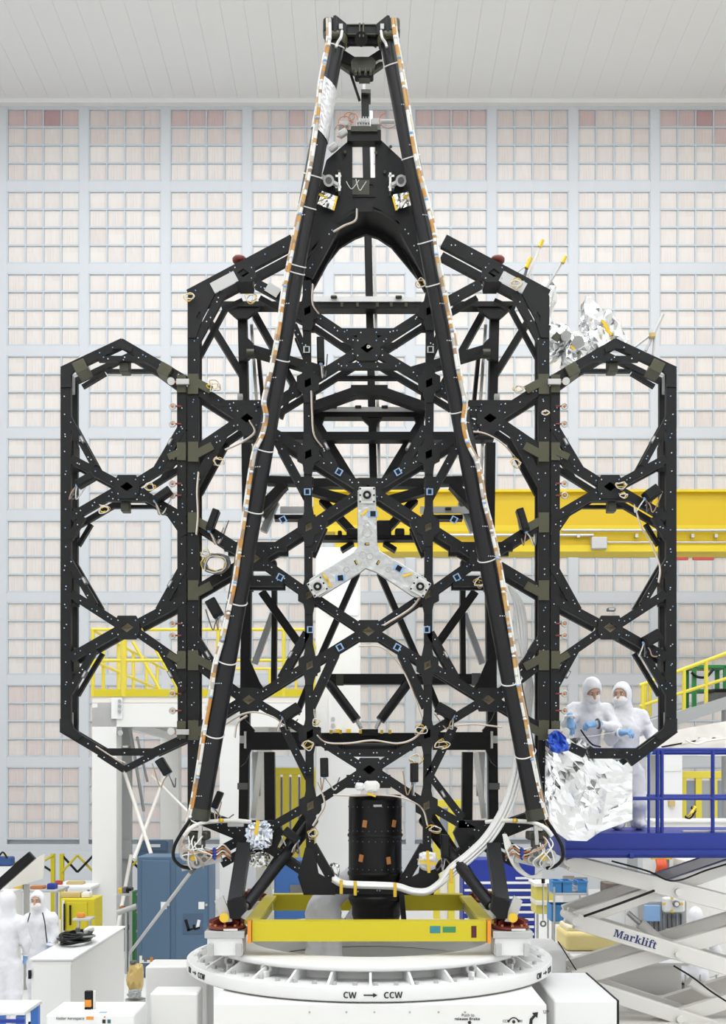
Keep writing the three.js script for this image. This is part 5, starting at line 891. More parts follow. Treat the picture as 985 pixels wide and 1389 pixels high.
{
  const T = thing('access_platform', 'tall white steel access platform with yellow railings and toe board', 'platform');
  const z = -9.5, zb = -16.5, y = py => W(0, py, z).y, x = px => W(px, 0, z).x, xa = x(125), xb = x(418), yd = y(945);
  box('deck', V((xa + xb) / 2, yd - 0.06, (z + zb) / 2), [xb - xa, 0.12, z - zb], M.cream, T);
  box('toe_board', V((xa + xb) / 2, (y(935) + yd) / 2, z), [xb - xa, y(935) - yd, 0.05], M.yellow, T); box('toe_board', V(xa, (y(935) + yd) / 2, (z + zb) / 2), [0.05, y(935) - yd, z - zb], M.yellow, T);
  box('front_beam', V((xa + xb) / 2, (yd + y(985)) / 2 - 0.06, z - 0.15), [xb - xa, yd - y(985) - 0.1, 0.3], M.whiteWarm, T);
  box('back_beam', V((xa + xb) / 2, yd - 0.35, zb + 0.15), [xb - xa, 0.5, 0.3], M.whiteWarm, T);
  for (const [p, q] of [[125, 158], [298, 326]]) { const c = (x(p) + x(q)) / 2, w = x(q) - x(p); box('column', V(c, (yd - 0.2) / 2, z - w / 2), [w, yd - 0.2, w], M.whiteWarm, T); box('column', V(c, (yd - 0.2) / 2, zb + w / 2), [w, yd - 0.2, w], M.whiteWarm, T); box('side_beam', V(c, yd - 0.32, (z + zb) / 2), [0.25, 0.4, z - zb], M.white, T); }
  const rT = y(854), rM = y(896), R = 0.03;
  for (const yy of [rT, rM]) { rod('rail', V(xa, yy, z), V(xb, yy, z), R, M.yellowRail, T); rod('rail', V(xa, yy, z), V(xa, yy, zb), R, M.yellowRail, T); rod('rail', V(xa, yy, zb), V(xb, yy, zb), R, M.yellowRail, T); rod('rail', V(xb, yy, z), V(xb, yy, zb), R, M.yellowRail, T); }
  for (const px of [126, 168, 246, 296, 385, 416]) rod('rail_post', V(x(px), yd, z), V(x(px), rT, z), px === 168 ? 0.055 : 0.035, M.yellowRail, T);
  for (const t of [0.12, 0.3, 0.5, 0.7, 0.88]) { const zz = z + (zb - z) * t; rod('rail_post', V(xa, yd, zz), V(xa, rT, zz), 0.035, M.yellowRail, T); rod('rail_post', V(xb, yd, zz), V(xb, rT, zz), 0.035, M.yellowRail, T); }
  for (let k = 1; k < 6; k++) rod('rail_post', V(xa + (xb - xa) * k / 6, yd, zb), V(xa + (xb - xa) * k / 6, rT, zb), 0.035, M.yellowRail, T);
  rod('stair_rail', W(205, 870, -13), W(256, 960, -13), 0.035, M.yellowRail, T); rod('stair_rail', W(180, 870, -13), W(232, 962, -13), 0.035, M.yellowRail, T);
  // grey steel post with bolted plate, crossed tie rods
  const g0 = fl(171, -10.4); box('steel_post', V(g0.x, W(0, 975, -10.4).y / 2, -10.4), [0.2, W(0, 975, -10.4).y, 0.2], M.gray, T); pbox('gusset', 151, 946, 166, 975, -9.46, 0.04, M.white, T); for (const yy of [951, 958, 965]) rod('bolt', W(162, yy, -9.46), W(162, yy, -9.4), 0.03, M.gray, T);
  pbox('gusset', 165, 1140, 178, 1165, -10.2, 0.05, M.gray, T); rod('pin', W(163, 994, -9.6), W(163, 994, -9.35), 0.05, M.tin, T);
  beam('knee_brace', W(156, 975, -9.7), W(248, 1003, -15), 0.16, 0.16, M.white, T);
  for (const [a, b, c, d] of [[168, 1045, 205, 1158], [224, 1052, 182, 1165], [178, 1160, 159, 1262]]) rod('tie_rod', W(a, b, -10), W(c, d, -9.3), 0.035, M.cream, T);
  rod('tie_rod', W(206, 1052, -10), W(264, 1110, -9.3), 0.022, M.cream, T); rod('tie_rod', W(176, 985, -10), W(195, 1100, -10.6), 0.03, M.gray, T); rod('tie_rod', W(186, 1000, -10), W(200, 1060, -10.6), 0.025, M.gray, T);
}
// white tower column behind the barrel
{ const T = thing('tower_column', 'tall plain white column rising behind the central cells', 'column'); const z = -12, a = W(428, 742, z), b = W(489, 742, z); rbox('shaft', V((a.x + b.x) / 2, a.y / 2, z - 0.4), [b.x - a.x, a.y, 0.8], M.whiteWarm, T, 0.03); pbox('cover_plate', 446, 945, 466, 1000, z + 0.02, 0.02, M.white, T); for (const yy of [975, 984, 993]) rod('bolt', W(452, yy, z + 0.02), W(452, yy, z + 0.05), 0.04, M.tin, T); pbox('cover_plate', 446, 755, 486, 835, z + 0.02, 0.02, M.white, T); for (const x of [455, 470]) pbox('yellow_clip', x, 989, x + 6, 995, z + 0.1, 0.1, M.gold, T); }
// blue grey cabinets
function cabinet(label, x0, y0, x1, z, dep, mat, fn) { const a = W(x0, y0, z), b = W(x1, y0, z), T = thing('storage_cabinet', label, 'cabinet'); rbox('body', V((a.x + b.x) / 2, a.y / 2 + 0.03, z - dep / 2), [b.x - a.x, a.y - 0.06, dep], mat, T, 0.015); box('plinth', V((a.x + b.x) / 2, 0.04, z - dep / 2), [b.x - a.x - 0.05, 0.08, dep - 0.06], M.grayD, T); if (fn) fn(T, a, b); return T; }
cabinet('tall blue grey two door steel cabinet beside the turntable', 186, 1162, 284, -7.6, 0.75, M.cabinet, (T, a, b) => {
  const z = -7.6, mid = W(236, 0, z).x;
  for (const [p, q] of [[W(193, 0, z).x, W(231, 0, z).x], [W(239, 0, z).x, W(282, 0, z).x]]) {
    rbox('door', V((p + q) / 2, a.y / 2 + 0.12, z + 0.012), [q - p, a.y - 0.36, 0.03], M.cabinet, T, 0.008);
    rbox('lock_plate', V(q - 0.1, W(0, 1228, z).y, z + 0.035), [0.1, 0.12, 0.012], M.white, T, 0.01); rod('knob', V(q - 0.02, W(0, 1227, z).y, z + 0.02), V(q - 0.02, W(0, 1227, z).y, z + 0.06), 0.02, M.tin, T);
  }
  const c = W(262, 1253, z); rbox('emblem_plate', V(c.x, c.y, z + 0.03), [0.33, 0.34, 0.01], M.cabinetD, T, 0.02);
  for (const [dx, dy, w, h, r] of [[-0.09, -0.02, 0.05, 0.2, 0.3], [0.02, -0.05, 0.04, 0.08, 0], [0.09, 0.0, 0.05, 0.14, -0.2], [0.07, -0.07, 0.09, 0.04, 0.3], [-0.05, -0.09, 0.1, 0.03, 0.2]]) rbox('emblem', V(c.x + dx, c.y + dy, z + 0.037), [w, h, 0.006], dx > 0.08 ? M.white : M.black, T, 0.008, [0, 0, r]);
  for (const [x, t] of [[206, 1], [258, 1]]) { const k = W(x, 1301, z); rbox('label_plate', V(k.x, k.y, z + 0.02), [0.4, 0.12, 0.01], M.cream, T, 0.004); for (let q = 0; q < 3; q++) rbox('label_mark', V(k.x - 0.1 + q * 0.1, k.y, z + 0.027), [0.05, 0.08, 0.004], q % 2 ? M.copper : M.grayD, T, 0.004); }
});
cabinet('blue grey filing cabinet standing further back behind two door cabinet', 186, 1141, 228, -11, 0.6, M.cabinet, (T, a, b) => { const z = -11, k = W(211, 1147, z); rbox('drawer', V((a.x + b.x) / 2, k.y, z + 0.01), [b.x - a.x - 0.06, 0.2, 0.03], M.cabinet, T, 0.006); rbox('label_plate', V(k.x, k.y, z + 0.03), [0.2, 0.06, 0.01], M.white, T, 0.004); });
cabinet('plain bright blue cabinet seen under the lower truss', 372, 1167, 421, -9, 0.7, std(lin(0.03, 0.11, 0.32), 0.45), (T, a, b) => { const k = W(405, 1206, -9); rbox('door', V((a.x + b.x) / 2, a.y / 2 + 0.05, -8.99), [b.x - a.x - 0.06, a.y - 0.2, 0.03], std(lin(0.03, 0.11, 0.32), 0.45), T, 0.006); rbox('vent', V(k.x, k.y, -8.96), [0.3, 0.16, 0.02], M.grayD, T, 0.004); });
{ // blue tool chest with white drawer edges
  const z = -9, a = W(628, 1166, z), b = W(726, 1166, z), T = thing('tool_chest', 'wide royal blue tool chest with many white edged drawers', 'tool chest');
  rbox('body', V((a.x + b.x) / 2, a.y / 2 + 0.05, z - 0.35), [b.x - a.x, a.y - 0.1, 0.7], M.blue, T, 0.015);
  let yy = W(0, 1196, z).y; for (let k = 0; k < 9; k++) { const h = 0.13; rbox('drawer', V((a.x + b.x) / 2, yy - h / 2, z + 0.012), [b.x - a.x - 0.05, h - 0.045, 0.03], M.blue, T, 0.004); rbox('drawer_edge', V((a.x + b.x) / 2, yy - 0.018, z + 0.02), [b.x - a.x - 0.05, 0.042, 0.05], M.white, T, 0.006); yy -= h; }
  rbox('name_plate', V(b.x - 0.2, W(0, 1195, z).y + 0.05, z + 0.01), [0.3, 0.04, 0.02], M.white, T, 0.004);
  for (const s of [a.x + 0.12, b.x - 0.12]) { const m = mesh('caster', new THREE.CylinderGeometry(0.05, 0.05, 0.05, 18), M.grayD, T); m.rotation.z = Math.PI / 2; m.position.set(s, 0.05, z - 0.2); }
}
// yellow framed doors far behind
function yellowDoor(label, px0, px1, py0, z, n) {
  const T = thing('yellow_door', label, 'door'), a = W(px0, py0, z), b = W(px1, py0, z), w = (b.x - a.x) / n;
  rbox('head', V((a.x + b.x) / 2, a.y, z), [b.x - a.x + 0.1, 0.16, 0.16], M.yellowRail, T, 0.01); box('mid_rail', V((a.x + b.x) / 2, a.y * 0.55, z), [b.x - a.x, 0.14, 0.1], M.yellowRail, T);
  for (let k = 0; k <= n; k++) box('stile', V(a.x + w * k, a.y / 2, z), [0.14, a.y, 0.14], M.yellowRail, T);
  for (let k = 0; k < n; k++) { box('pane', V(a.x + w * (k + 0.5), a.y * 0.78, z), [w - 0.16, a.y * 0.36, 0.03], k % 2 ? M.gray : M.grayBlue, T); box('panel', V(a.x + w * (k + 0.5), a.y * 0.26, z), [w - 0.16, a.y * 0.48, 0.03], M.cream, T); }
  return T;
}
yellowDoor('row of yellow framed glass doors beyond the lift railing', 926, 1010, 1051, -15, 4);
yellowDoor('yellow framed glass doors seen between the lower truss posts', 376, 424, 1046, -15, 4);
yellowDoor('single yellow framed hatch beside tool chest, beyond the boom', 592, 632, 1090, -14, 2);
// white partition behind doors and platform side
{ const T = thing('white_partition', 'plain white partition wall standing beside the yellow framed doors', 'partition'); const z = -14.2, a = W(880, 1000, z), b = W(926, 1000, z); rbox('panel', V((a.x + b.x) / 2, a.y / 2, z - 0.1), [b.x - a.x, a.y, 0.2], M.white, T, 0.02); pbox('cover_plate', 902, 1038, 924, 1046, z + 0.02, 0.02, M.whiteWarm, T); pbox('sensor', 908, 1086, 916, 1094, z + 0.1, 0.1, M.tan, T); }
// ================================================================ RIGHT: ramp with rails, tarp, green table
{
  const T = thing('access_ramp', 'grey sloping ramp with yellow handrails climbing past the wing', 'ramp'); const z = -8.2, zb = -9.9;
  const p = W(866, 991, z), q = W(1040, 936, z); for (const zz of [z, zb]) { const a = p.clone(), b = q.clone(); a.z = b.z = zz; beam('stringer', a, b, 0.2, 0.12, M.gray, T); }
  const c = p.clone().lerp(q, 0.5); const d = beam('walkway', V(p.x, p.y + 0.06, (z + zb) / 2), V(q.x, q.y + 0.06, (z + zb) / 2), 0.04, 1.6, M.gray, T);
  for (const zz of [z]) {
    const up = (px, py) => { const w = W(px, py, z); w.z = zz; return w; };
    rod('handrail', up(868, 930), up(1040, 866), 0.034, M.yellowRail, T); rod('handrail', up(868, 958), up(1040, 903), 0.03, M.yellowRail, T);
    for (const x of [872, 896, 928, 958, 1000]) { const t = (x - 868) / 172; rod('rail_post', up(x, 930 - 64 * t), up(x, 990 - 55 * t), 0.034, M.yellowRail, T); }
  }
  for (const x of [876, 882]) rod('rail_post', W(x, 928, -8.6), W(x, 972, -8.6), 0.028, M.yellowRail, T);
  for (const [x, yy] of [[890, 984], [1030, 940]]) { const w = W(x, yy, z); for (const zz of [z - 0.1, zb + 0.1]) box('support_post', V(w.x, w.y / 2, zz), [0.16, w.y, 0.16], M.gray, T); }
  const G = thing('green_table', 'green steel frame table standing up on the ramp landing', 'table'); const gz = -9.2, ga = W(935, 906, gz), gb = W(980, 906, gz), yb = W(0, 962, gz).y; rbox('table_top', V((ga.x + gb.x) / 2, ga.y, gz), [gb.x - ga.x + 0.05, 0.06, 0.5], M.green, G, 0.008); rbox('shelf', V((ga.x + gb.x) / 2, W(0, 938, gz).y, gz), [gb.x - ga.x - 0.05, 0.05, 0.45], M.green, G, 0.008); for (const x of [ga.x + 0.02, gb.x - 0.02]) for (const zz of [-0.22, 0.22]) box('leg', V(x, (ga.y + yb) / 2, gz + zz), [0.07, ga.y - yb, 0.06], M.green, G); tube('hose', [W(938, 912, gz + 0.26), W(946, 918, gz + 0.28), W(958, 918, gz + 0.28), W(968, 908, gz + 0.26)], 0.025, M.black, G);
  const K = thing('dark_case', 'dark grey equipment case beside green table on ramp', 'case'); pbox('body', 970, 938, 1000, 954, -8.42, 0.4, M.grayD, K, 0.02); pbox('lid', 969, 934, 1001, 938, -8.4, 0.44, M.black, K, 0.01);
  // smooth white skirt hung under the ramp
  const y0 = W(0, 966, -7.6).y, y1 = W(0, 1016, -7.6).y, th = y0 - y1, tg = new THREE.BoxGeometry(3.4, th, 0.08, 60, 12, 1), tp = tg.attributes.position;
  for (let i = 0; i < tp.count; i++) { const x = tp.getX(i), yv = tp.getY(i); tp.setXYZ(i, x, yv + (yv > 0 ? 0.3 * x * 0.6 : 0) + (yv < 0 ? 0.03 * noise.noise(x * 1.7, 1, 2) : 0), tp.getZ(i) + 0.05 * noise.noise(x * 2.2, yv * 1.4, 3) + 0.03 * noise.noise(x * 5 + yv * 3, yv * 4, 7)); }
  tg.translate(W(868, 0, -7.6).x + 1.7, (y0 + y1) / 2 - 0.1, -8.0); tg.computeVertexNormals(); mesh('skirt', tg, M.cream, T); tube('rope', [W(930, 1004, -7.85), W(945, 1009, -7.85), W(960, 1005, -7.85), W(985, 1002, -7.85)], 0.02, M.cream, T);
  const U = thing('white_counter', 'white counter top in front of yellow framed doors holding yellow strap', 'counter'); const ua = W(884, 1112, -6.6), ub = W(1010, 1112, -6.6); rbox('counter_top', V((ua.x + ub.x) / 2, ua.y - 0.02, -6.9), [ub.x - ua.x, 0.04, 0.7], M.white, U, 0.01); box('counter_body', V((ua.x + ub.x) / 2, (ua.y - 0.04) / 2, -6.9), [ub.x - ua.x - 0.05, ua.y - 0.04, 0.62], M.whiteWarm, U);
  const S = thing('yellow_strap', 'crumpled yellow and black strap lying on the white counter', 'strap'); for (let k = 0; k < 4; k++) tube('loop', [W(930 + k, 1108, -6.72), W(936, 1109 - k, -6.66), W(941 - k, 1103, -6.64), W(943, 1098 - k, -6.7), W(938 + k, 1095, -6.7)], 0.025, k % 2 ? M.gold : M.black, S);
}
// ================================================================ RIGHT FLOOR CLUTTER behind the scissor arms
{
  const T = thing('wire_cart', 'two tier wire cart loaded with blue bins beside the lift', 'cart'); const z = -4.6, a = W(752, 1210, z), b = W(797, 1210, z), y1 = W(0, 1213, z).y, y2 = W(0, 1252, z).y;
  for (const yy of [y1, y2]) { rbox('shelf', V((a.x + b.x) / 2, yy, z - 0.25), [b.x - a.x, 0.03, 0.5], M.tin, T, 0.006); } for (const x of [a.x, b.x]) for (const zz of [0, -0.5]) rod('upright', V(x, 0, z + zz), V(x, y1 + 0.1, z + zz), 0.014, M.steel, T);
  const spots = [[757, 1205, 0.12], [771, 1206, 0.13], [791, 1208, 0.13]];
  spots.forEach(([x, yy, w], i) => { const B = thing('blue_bin', ['small blue plastic bin at tool chest end of cart top shelf', 'blue plastic bin in the middle of cart top shelf', 'blue plastic bin at lift end of cart top shelf'][i], 'bin', 'blue bins on the cart'); bin(B, V(W(x, 0, z).x, y1 + 0.017, z - 0.2), w, 0.16, 0.3); });
  const B = thing('blue_bin', 'large blue plastic bin on the bottom shelf of cart', 'bin', 'blue bins on the cart'); bin(B, V(W(764, 0, z).x, y2 + 0.017, z - 0.22), 0.3, 0.22, 0.36);
  const P = thing('plastic_bag', 'clear crumpled plastic bag on cart between blue bins', 'bag'); mesh('film', lump(V(W(781, 0, z).x, y1 + 0.07, z - 0.1), [0.06, 0.05, 0.08], 8, 0.3), M.glassFilm, P);
  const Y = thing('yellow_crate', 'low pale yellow foam crate on the floor behind the lettered arm', 'crate'); rbox('body', V(W(806, 0, -3.5).x, 0.55, -3.9), [0.75, 1.1, 0.8], M.whiteWarm, Y, 0.02); rbox('foam', V(W(806, 0, -3.5).x, 1.22, -3.9), [0.7, 0.24, 0.75], std(lin(0.8, 0.66, 0.28), 0.7), Y, 0.06); rbox('foam', V(W(800, 0, -3.5).x, 1.36, -3.95), [0.5, 0.08, 0.6], std(lin(0.82, 0.74, 0.5), 0.7), Y, 0.03);
  const E = thing('stop_button', 'small yellow box with red push button on white bench', 'switch'); const ek = W(831, 1299, -3.0); rbox('box', ek, [0.075, 0.055, 0.07], M.yellow, E, 0.012); rod('button', V(ek.x, ek.y + 0.02, ek.z), V(ek.x, ek.y + 0.075, ek.z), 0.014, std(lin(0.5, 0.03, 0.02), 0.4), E);
  const Bn = thing('white_bench', 'long white bench top behind scissor arms carrying yellow switch', 'bench'); const by = ek.y - 0.0285; rbox('top', V(W(850, 0, -3.2).x, by - 0.02, -3.15), [1.3, 0.04, 0.7], M.white, Bn, 0.01); rbox('cabinet', V(W(850, 0, -3.2).x, (by - 0.04) / 2, -3.2), [1.2, by - 0.04, 0.55], M.whiteWarm, Bn, 0.01);
  const Mx = thing('test_rack', 'grey mesh test rack with white round gauge panel behind scissor arms', 'rack'); pbox('frame', 878, 1222, 932, FY(-5.4), -5.4, 0.5, M.gray, Mx, 0.02); for (let k = 0; k < 9; k++) { pbox('bar', 876 + k * 6, 1240, 877.4 + k * 6, 1300, -5.36, 0.05, k % 3 === 1 ? M.grayBlue : M.grayD, Mx); } pbox('panel', 900, 1217, 930, 1238, -5.3, 0.12, M.white, Mx, 0.04); const gk = W(917, 1226, -5.28); rod('gauge', V(gk.x, gk.y, -5.3), V(gk.x, gk.y, -5.24), 0.045, M.grayD, Mx); rod('gauge', V(gk.x, gk.y, -5.24), V(gk.x, gk.y, -5.23), 0.03, M.white, Mx); for (const [x, yy] of [[901, 1226], [912, 1236], [925, 1226], [912, 1218]]) pbox('tag', x - 1.5, yy - 1.5, x + 2, yy + 2, -5.25, 0.03, M.gold, Mx); pbox('blue_film', 874, 1228, 896, 1250, -5.34, 0.04, M.boltB, Mx, 0.01);
  const Mo = thing('monitor', 'small flat screen leaning in front of the hunched person', 'monitor'); pbox('screen', 906, 1262, 926, 1284, -5.2, 0.05, M.boltB, Mo, 0.01); pbox('bezel', 904, 1260, 928, 1286, -5.22, 0.04, M.cableW, Mo, 0.01); const mk = W(916, 1286, -5.24); rod('stand', V(mk.x, mk.y - 0.02, -5.25), V(mk.x, 0, -5.25), 0.03, M.grayD, Mo);
  const Bx = thing('storage_crate', 'brown hatch box on white plinth beyond the scissor arms', 'crate'); pbox('body', 822, 1198, 848, 1218, -6, 0.4, std(lin(0.14, 0.11, 0.09), 0.6), Bx, 0.02); pbox('plinth', 815, 1218, 849, FY(-5.98), -5.98, 0.5, M.white, Bx, 0.02);
  const F2 = thing('foil_bundle', 'silver foil covered bundle on a table under blue platform', 'foil'); mesh('foil_wrap', lump(W(866, 1203, -6), [0.16, 0.16, 0.16], 9, 0.35), M.foil, F2); pbox('stand', 850, 1214, 871, FY(-5.9), -5.9, 0.4, M.whiteWarm, F2);
  const O = thing('orange_strap', 'bundle of bright orange straps hanging under the blue platform', 'strap'); for (let k = 0; k < 5; k++) tube('strap', [W(892 + k * 2.4, 1166, -6.2), W(893 + k * 2.5, 1175, -6.15), W(891 + k * 3, 1186, -6.2)], 0.03, std(lin(0.7, 0.1, 0.03), 0.5), O); pbox('hook_bar', 885, 1162, 912, 1166, -6.2, 0.1, M.gold, O); const ok = W(898, 1164, -6.25); box('stand', V(ok.x + 0.1, ok.y / 2, -6.34), [0.06, ok.y, 0.06], M.gray, O);
  const H = thing('instrument_console', 'cream console with dark round dials beneath blue platform', 'console'); pbox('body', 926, 1166, 962, FY(-5.9), -5.9, 0.5, M.cream, H, 0.02); for (const [x, yy, r] of [[934, 1178, 0.05], [950, 1177, 0.09]]) { const k = W(x, yy, -5.88); rod('dial', V(k.x, k.y, -5.92), V(k.x, k.y, -5.84), r, M.grayD, H); }
  const Q = thing('wire_stand', 'tangle of thin chrome wire stand between lower scissor arms', 'stand'); for (let k = 0; k < 18; k++) { const x0 = rr(922, 985), yy = rr(1322, 1352); rod('wire', W(x0, yy, -3.4), W(x0 + rr(-18, 18), yy + rr(-10, 14), rr(-3.6, -3.2)), 0.008, M.steel, Q); } for (const x of [930, 950, 972]) { const k = W(x, 1322, -3.4); rod('wire', k, V(k.x, 0, k.z), 0.012, M.steel, Q); }
  const Rk = thing('hanging_hook', 'thin steel rod with a hook hanging below the boom foot', 'hook'); rod('rod', W(737, 1196, 0.5), W(737, 1248, 0.5), 0.008, M.steel, Rk); mesh('hook_eye', new THREE.TorusGeometry(0.022, 0.008, 8, 20), M.grayD, Rk).position.copy(W(737, 1253, 0.5)); rod('swivel', W(737, 1192, 0.5), W(737, 1198, 0.5), 0.016, M.black, Rk);
  const Wb = thing('white_housing', 'white angular housing with thin black seam beside turntable', 'housing'); const wk = W(745, 1290, -1.6); rbox('body', V(wk.x, wk.y / 2, -2.1), [0.4, wk.y, 0.9], M.white, Wb, 0.03); beam('seam', W(757, 1277, -1.55), W(783, 1318, -1.55), 0.012, 0.02, M.black, Wb);
  const Yc = thing('yellow_cart', 'yellow sided cart seen past the boom foot near tool chest', 'cart'); pbox('side', 727, 1200, 752, 1240, -6.2, 0.5, std(lin(0.7, 0.6, 0.12), 0.5), Yc, 0.02); pbox('tray', 725, 1198, 754, 1203, -6.15, 0.6, M.cream, Yc, 0.01); pbox('tray', 727, 1222, 752, 1228, -6.15, 0.55, M.cream, Yc, 0.01); for (const x of [729, 750]) { const k = W(x, 1240, -6.4); rod('leg', V(k.x, 0, k.z), k, 0.02, M.steel, Yc); }
  const Fb = thing('paper_binders', 'brown folded cardboard panels standing behind the blue bins', 'cardboard'); pbox('panel', 764, 1188, 779, 1205, -5.3, 0.03, std(lin(0.35, 0.3, 0.25), 0.7), Fb); pbox('panel', 776, 1190, 797, 1203, -5.4, 0.03, std(lin(0.3, 0.26, 0.22), 0.7), Fb); pbox('support', 764, 1204, 797, FY(-5.28), -5.28, 0.25, M.whiteWarm, Fb);
}
function bin(T, c, w, h, d) { const t = 0.012; box('floor_panel', V(c.x, c.y + t / 2, c.z), [w, t, d], M.binBlue, T); for (const s of [-1, 1]) { box('side_panel', V(c.x + s * (w / 2 - t / 2), c.y + h / 2, c.z), [t, h, d], M.binBlue, T); box('side_panel', V(c.x, c.y + h / 2, c.z + s * (d / 2 - t / 2)), [w, h, t], M.binBlue, T); } box('rim', V(c.x, c.y + h - 0.012, c.z + d / 2 + 0.006), [w + 0.02, 0.024, 0.016], M.binBlue, T); box('rim', V(c.x + w / 2 + 0.006, c.y + h - 0.012, c.z), [0.016, 0.024, d], M.binBlue, T); }
// ================================================================ LEFT FLOOR CLUTTER
{
  const B = thing('folding_barrier', 'yellow and black expanding lattice barrier along the filter wall', 'barrier'); const z = -15, zy = py => W(0, py, z).y;
  const xs = [-20, 8, 36, 72, 84, 105, 127, 149, 171, 193, 215]; for (let i = 0; i < xs.length - 1; i++) { if (xs[i] === 72) continue; rod('lattice_bar', W(xs[i], 1160, z), W(xs[i + 1], 1183, z), 0.028, i % 2 ? M.yellow : M.black, B); rod('lattice_bar', W(xs[i], 1183, z + 0.06), W(xs[i + 1], 1160, z + 0.06), 0.028, i % 2 ? M.black : M.yellow, B); }
  for (const x of [72, 84]) { const k = W(x, 1158, z); box('post', V(k.x, k.y / 2, z), [0.09, k.y, 0.09], M.yellow, B); }
  for (const x of [-20, 215]) { const k = W(x, 1160, z); box('post', V(k.x, k.y / 2, z), [0.07, k.y, 0.07], M.yellow, B); }
  const L = thing('lifted_lid', 'black slanted hood lid rising above the person seen from behind', 'lid'); const a = W(-10, 1208, -6.2), b = W(44, 1160, -6.2); beam('lid', a, b, 0.14, 0.08, M.black, L); const ps = W(5, 1200, -6.2); box('stand', V(ps.x, ps.y / 2 - 0.05, -6.3), [0.3, ps.y - 0.1, 0.5], M.white, L);
  const Wp = thing('display_panel', 'tilted white board behind the standing person with black straps', 'board'); plate('board', [[10, 1185], [60, 1158], [58, 1192], [12, 1206]], -6.6, 0.05, M.cream, Wp); const wk = W(35, 1200, -6.62); box('easel', V(wk.x, wk.y / 2, -6.66), [0.08, wk.y, 0.05], M.tin, Wp);
  const T = thing('work_table', 'steel work table crowded with small parts behind the standing people', 'table'); const tz = -7.5, ta = W(18, 1209, tz), tb = W(78, 1209, tz); rbox('table_top', V((ta.x + tb.x) / 2, ta.y, tz - 0.35), [tb.x - ta.x, 0.04, 0.7], M.tin, T, 0.008); for (const x of [ta.x + 0.04, tb.x - 0.04]) for (const q of [-0.04, -0.66]) rod('leg', V(x, 0, tz + q), V(x, ta.y, tz + q), 0.02, M.steel, T);
  const put = (n, l, c, px, w, h, d, m, y0, zz, extra) => { const G = thing(n, l, c); const k = W(px, 0, zz); rbox('body', V(k.x, y0 + h / 2, zz), [w, h, d], m, G, Math.min(w, h, d) * 0.18); rbox('lid', V(k.x, y0 + h + 0.006, zz), [w * 0.9, 0.012, d * 0.9], extra || m, G, 0.004); return G; };
  const yT = ta.y + 0.021;
  put('parts_tray', 'open blue parts tray at the end of steel work table', 'tray', 71, 0.13, 0.08, 0.2, M.blue, yT, tz - 0.2); put('parts_tray', 'reddish parts tray lying on the steel work table', 'tray', 52, 0.22, 0.04, 0.2, M.copper, yT, tz - 0.25); put('spray_bottle', 'upright black bottle on steel work table', 'bottle', 33, 0.04, 0.14, 0.04, M.black, yT, tz - 0.1, M.grayD); put('parts_tray', 'small yellow tray on steel work table near black bottle', 'tray', 25, 0.14, 0.05, 0.16, M.gold, yT, tz - 0.3);
  const bz = -9, ba = W(75, 1204, bz), bb = W(118, 1196, bz), Tb = thing('white_workbench', 'white topped bench with assorted parts near the platform column', 'bench'); rbox('table_top', V((ba.x + bb.x) / 2, ba.y, bz - 0.5), [bb.x - ba.x + 0.2, 0.05, 1.2], M.white, Tb, 0.01); for (const x of [ba.x, bb.x]) rod('leg', V(x, 0, bz - 0.1), V(x, ba.y, bz - 0.1), 0.025, M.steel, Tb);
  const yB = ba.y + 0.026; put('parts_tray', 'red coiled item on white topped bench', 'tray', 80, 0.12, 0.06, 0.1, std(lin(0.4, 0.05, 0.03), 0.5), yB, bz - 0.3); put('parts_tray', 'flat tan tray on white topped bench', 'tray', 103, 0.3, 0.04, 0.2, M.tan, yB, bz - 0.4);
  const Y = thing('yellow_cabinet', 'bright yellow safety cabinet behind the black cable coil', 'cabinet'); const yz = -5.6; pbox('body', 82, 1219, 128, FY(yz), yz, 0.5, M.yellow, Y, 0.02); pbox('door', 90, 1224, 118, 1360, yz + 0.02, 0.03, M.yellow, Y, 0.005); pbox('handle', 94, 1228, 96, 1255, yz + 0.05, 0.03, M.black, Y); pbox('edge', 84, 1222, 87, 1372, yz + 0.03, 0.03, M.white, Y); pbox('dark_gap', 86, 1226, 88, 1262, yz + 0.04, 0.02, M.black, Y);
  const yt = W(0, 1219, yz).y; const ex = [[90, 0.14, M.tan], [103, 0.18, M.tan], [118, 0.12, M.cream]]; ex.forEach(([x, w, m], i) => put('cardboard_box', ['small tan carton on the yellow cabinet, hinge end', 'larger tan carton in the middle of yellow cabinet top', 'cream carton on the yellow cabinet beside platform column'][i], 'carton', x, w, 0.06, 0.2, m, yt + 0.001, yz - 0.22));
  const Gs = thing('steel_shelf', 'small steel shelf with orange items before the yellow cabinet', 'shelf'); const gz = -4.6, g0 = W(101, 1246, gz), g1 = W(126, 1246, gz); rbox('shelf_board', V((g0.x + g1.x) / 2, g0.y, gz), [g1.x - g0.x, 0.03, 0.25], M.tin, Gs, 0.006); for (const x of [g0.x + 0.06, g1.x - 0.04]) rod('leg', V(x, 0, gz), V(x, g0.y, gz), 0.02, M.steel, Gs); put('orange_parts', 'orange plastic pieces sitting on small steel shelf', 'parts', 110, 0.1, 0.05, 0.1, M.orange, g0.y + 0.016, gz);
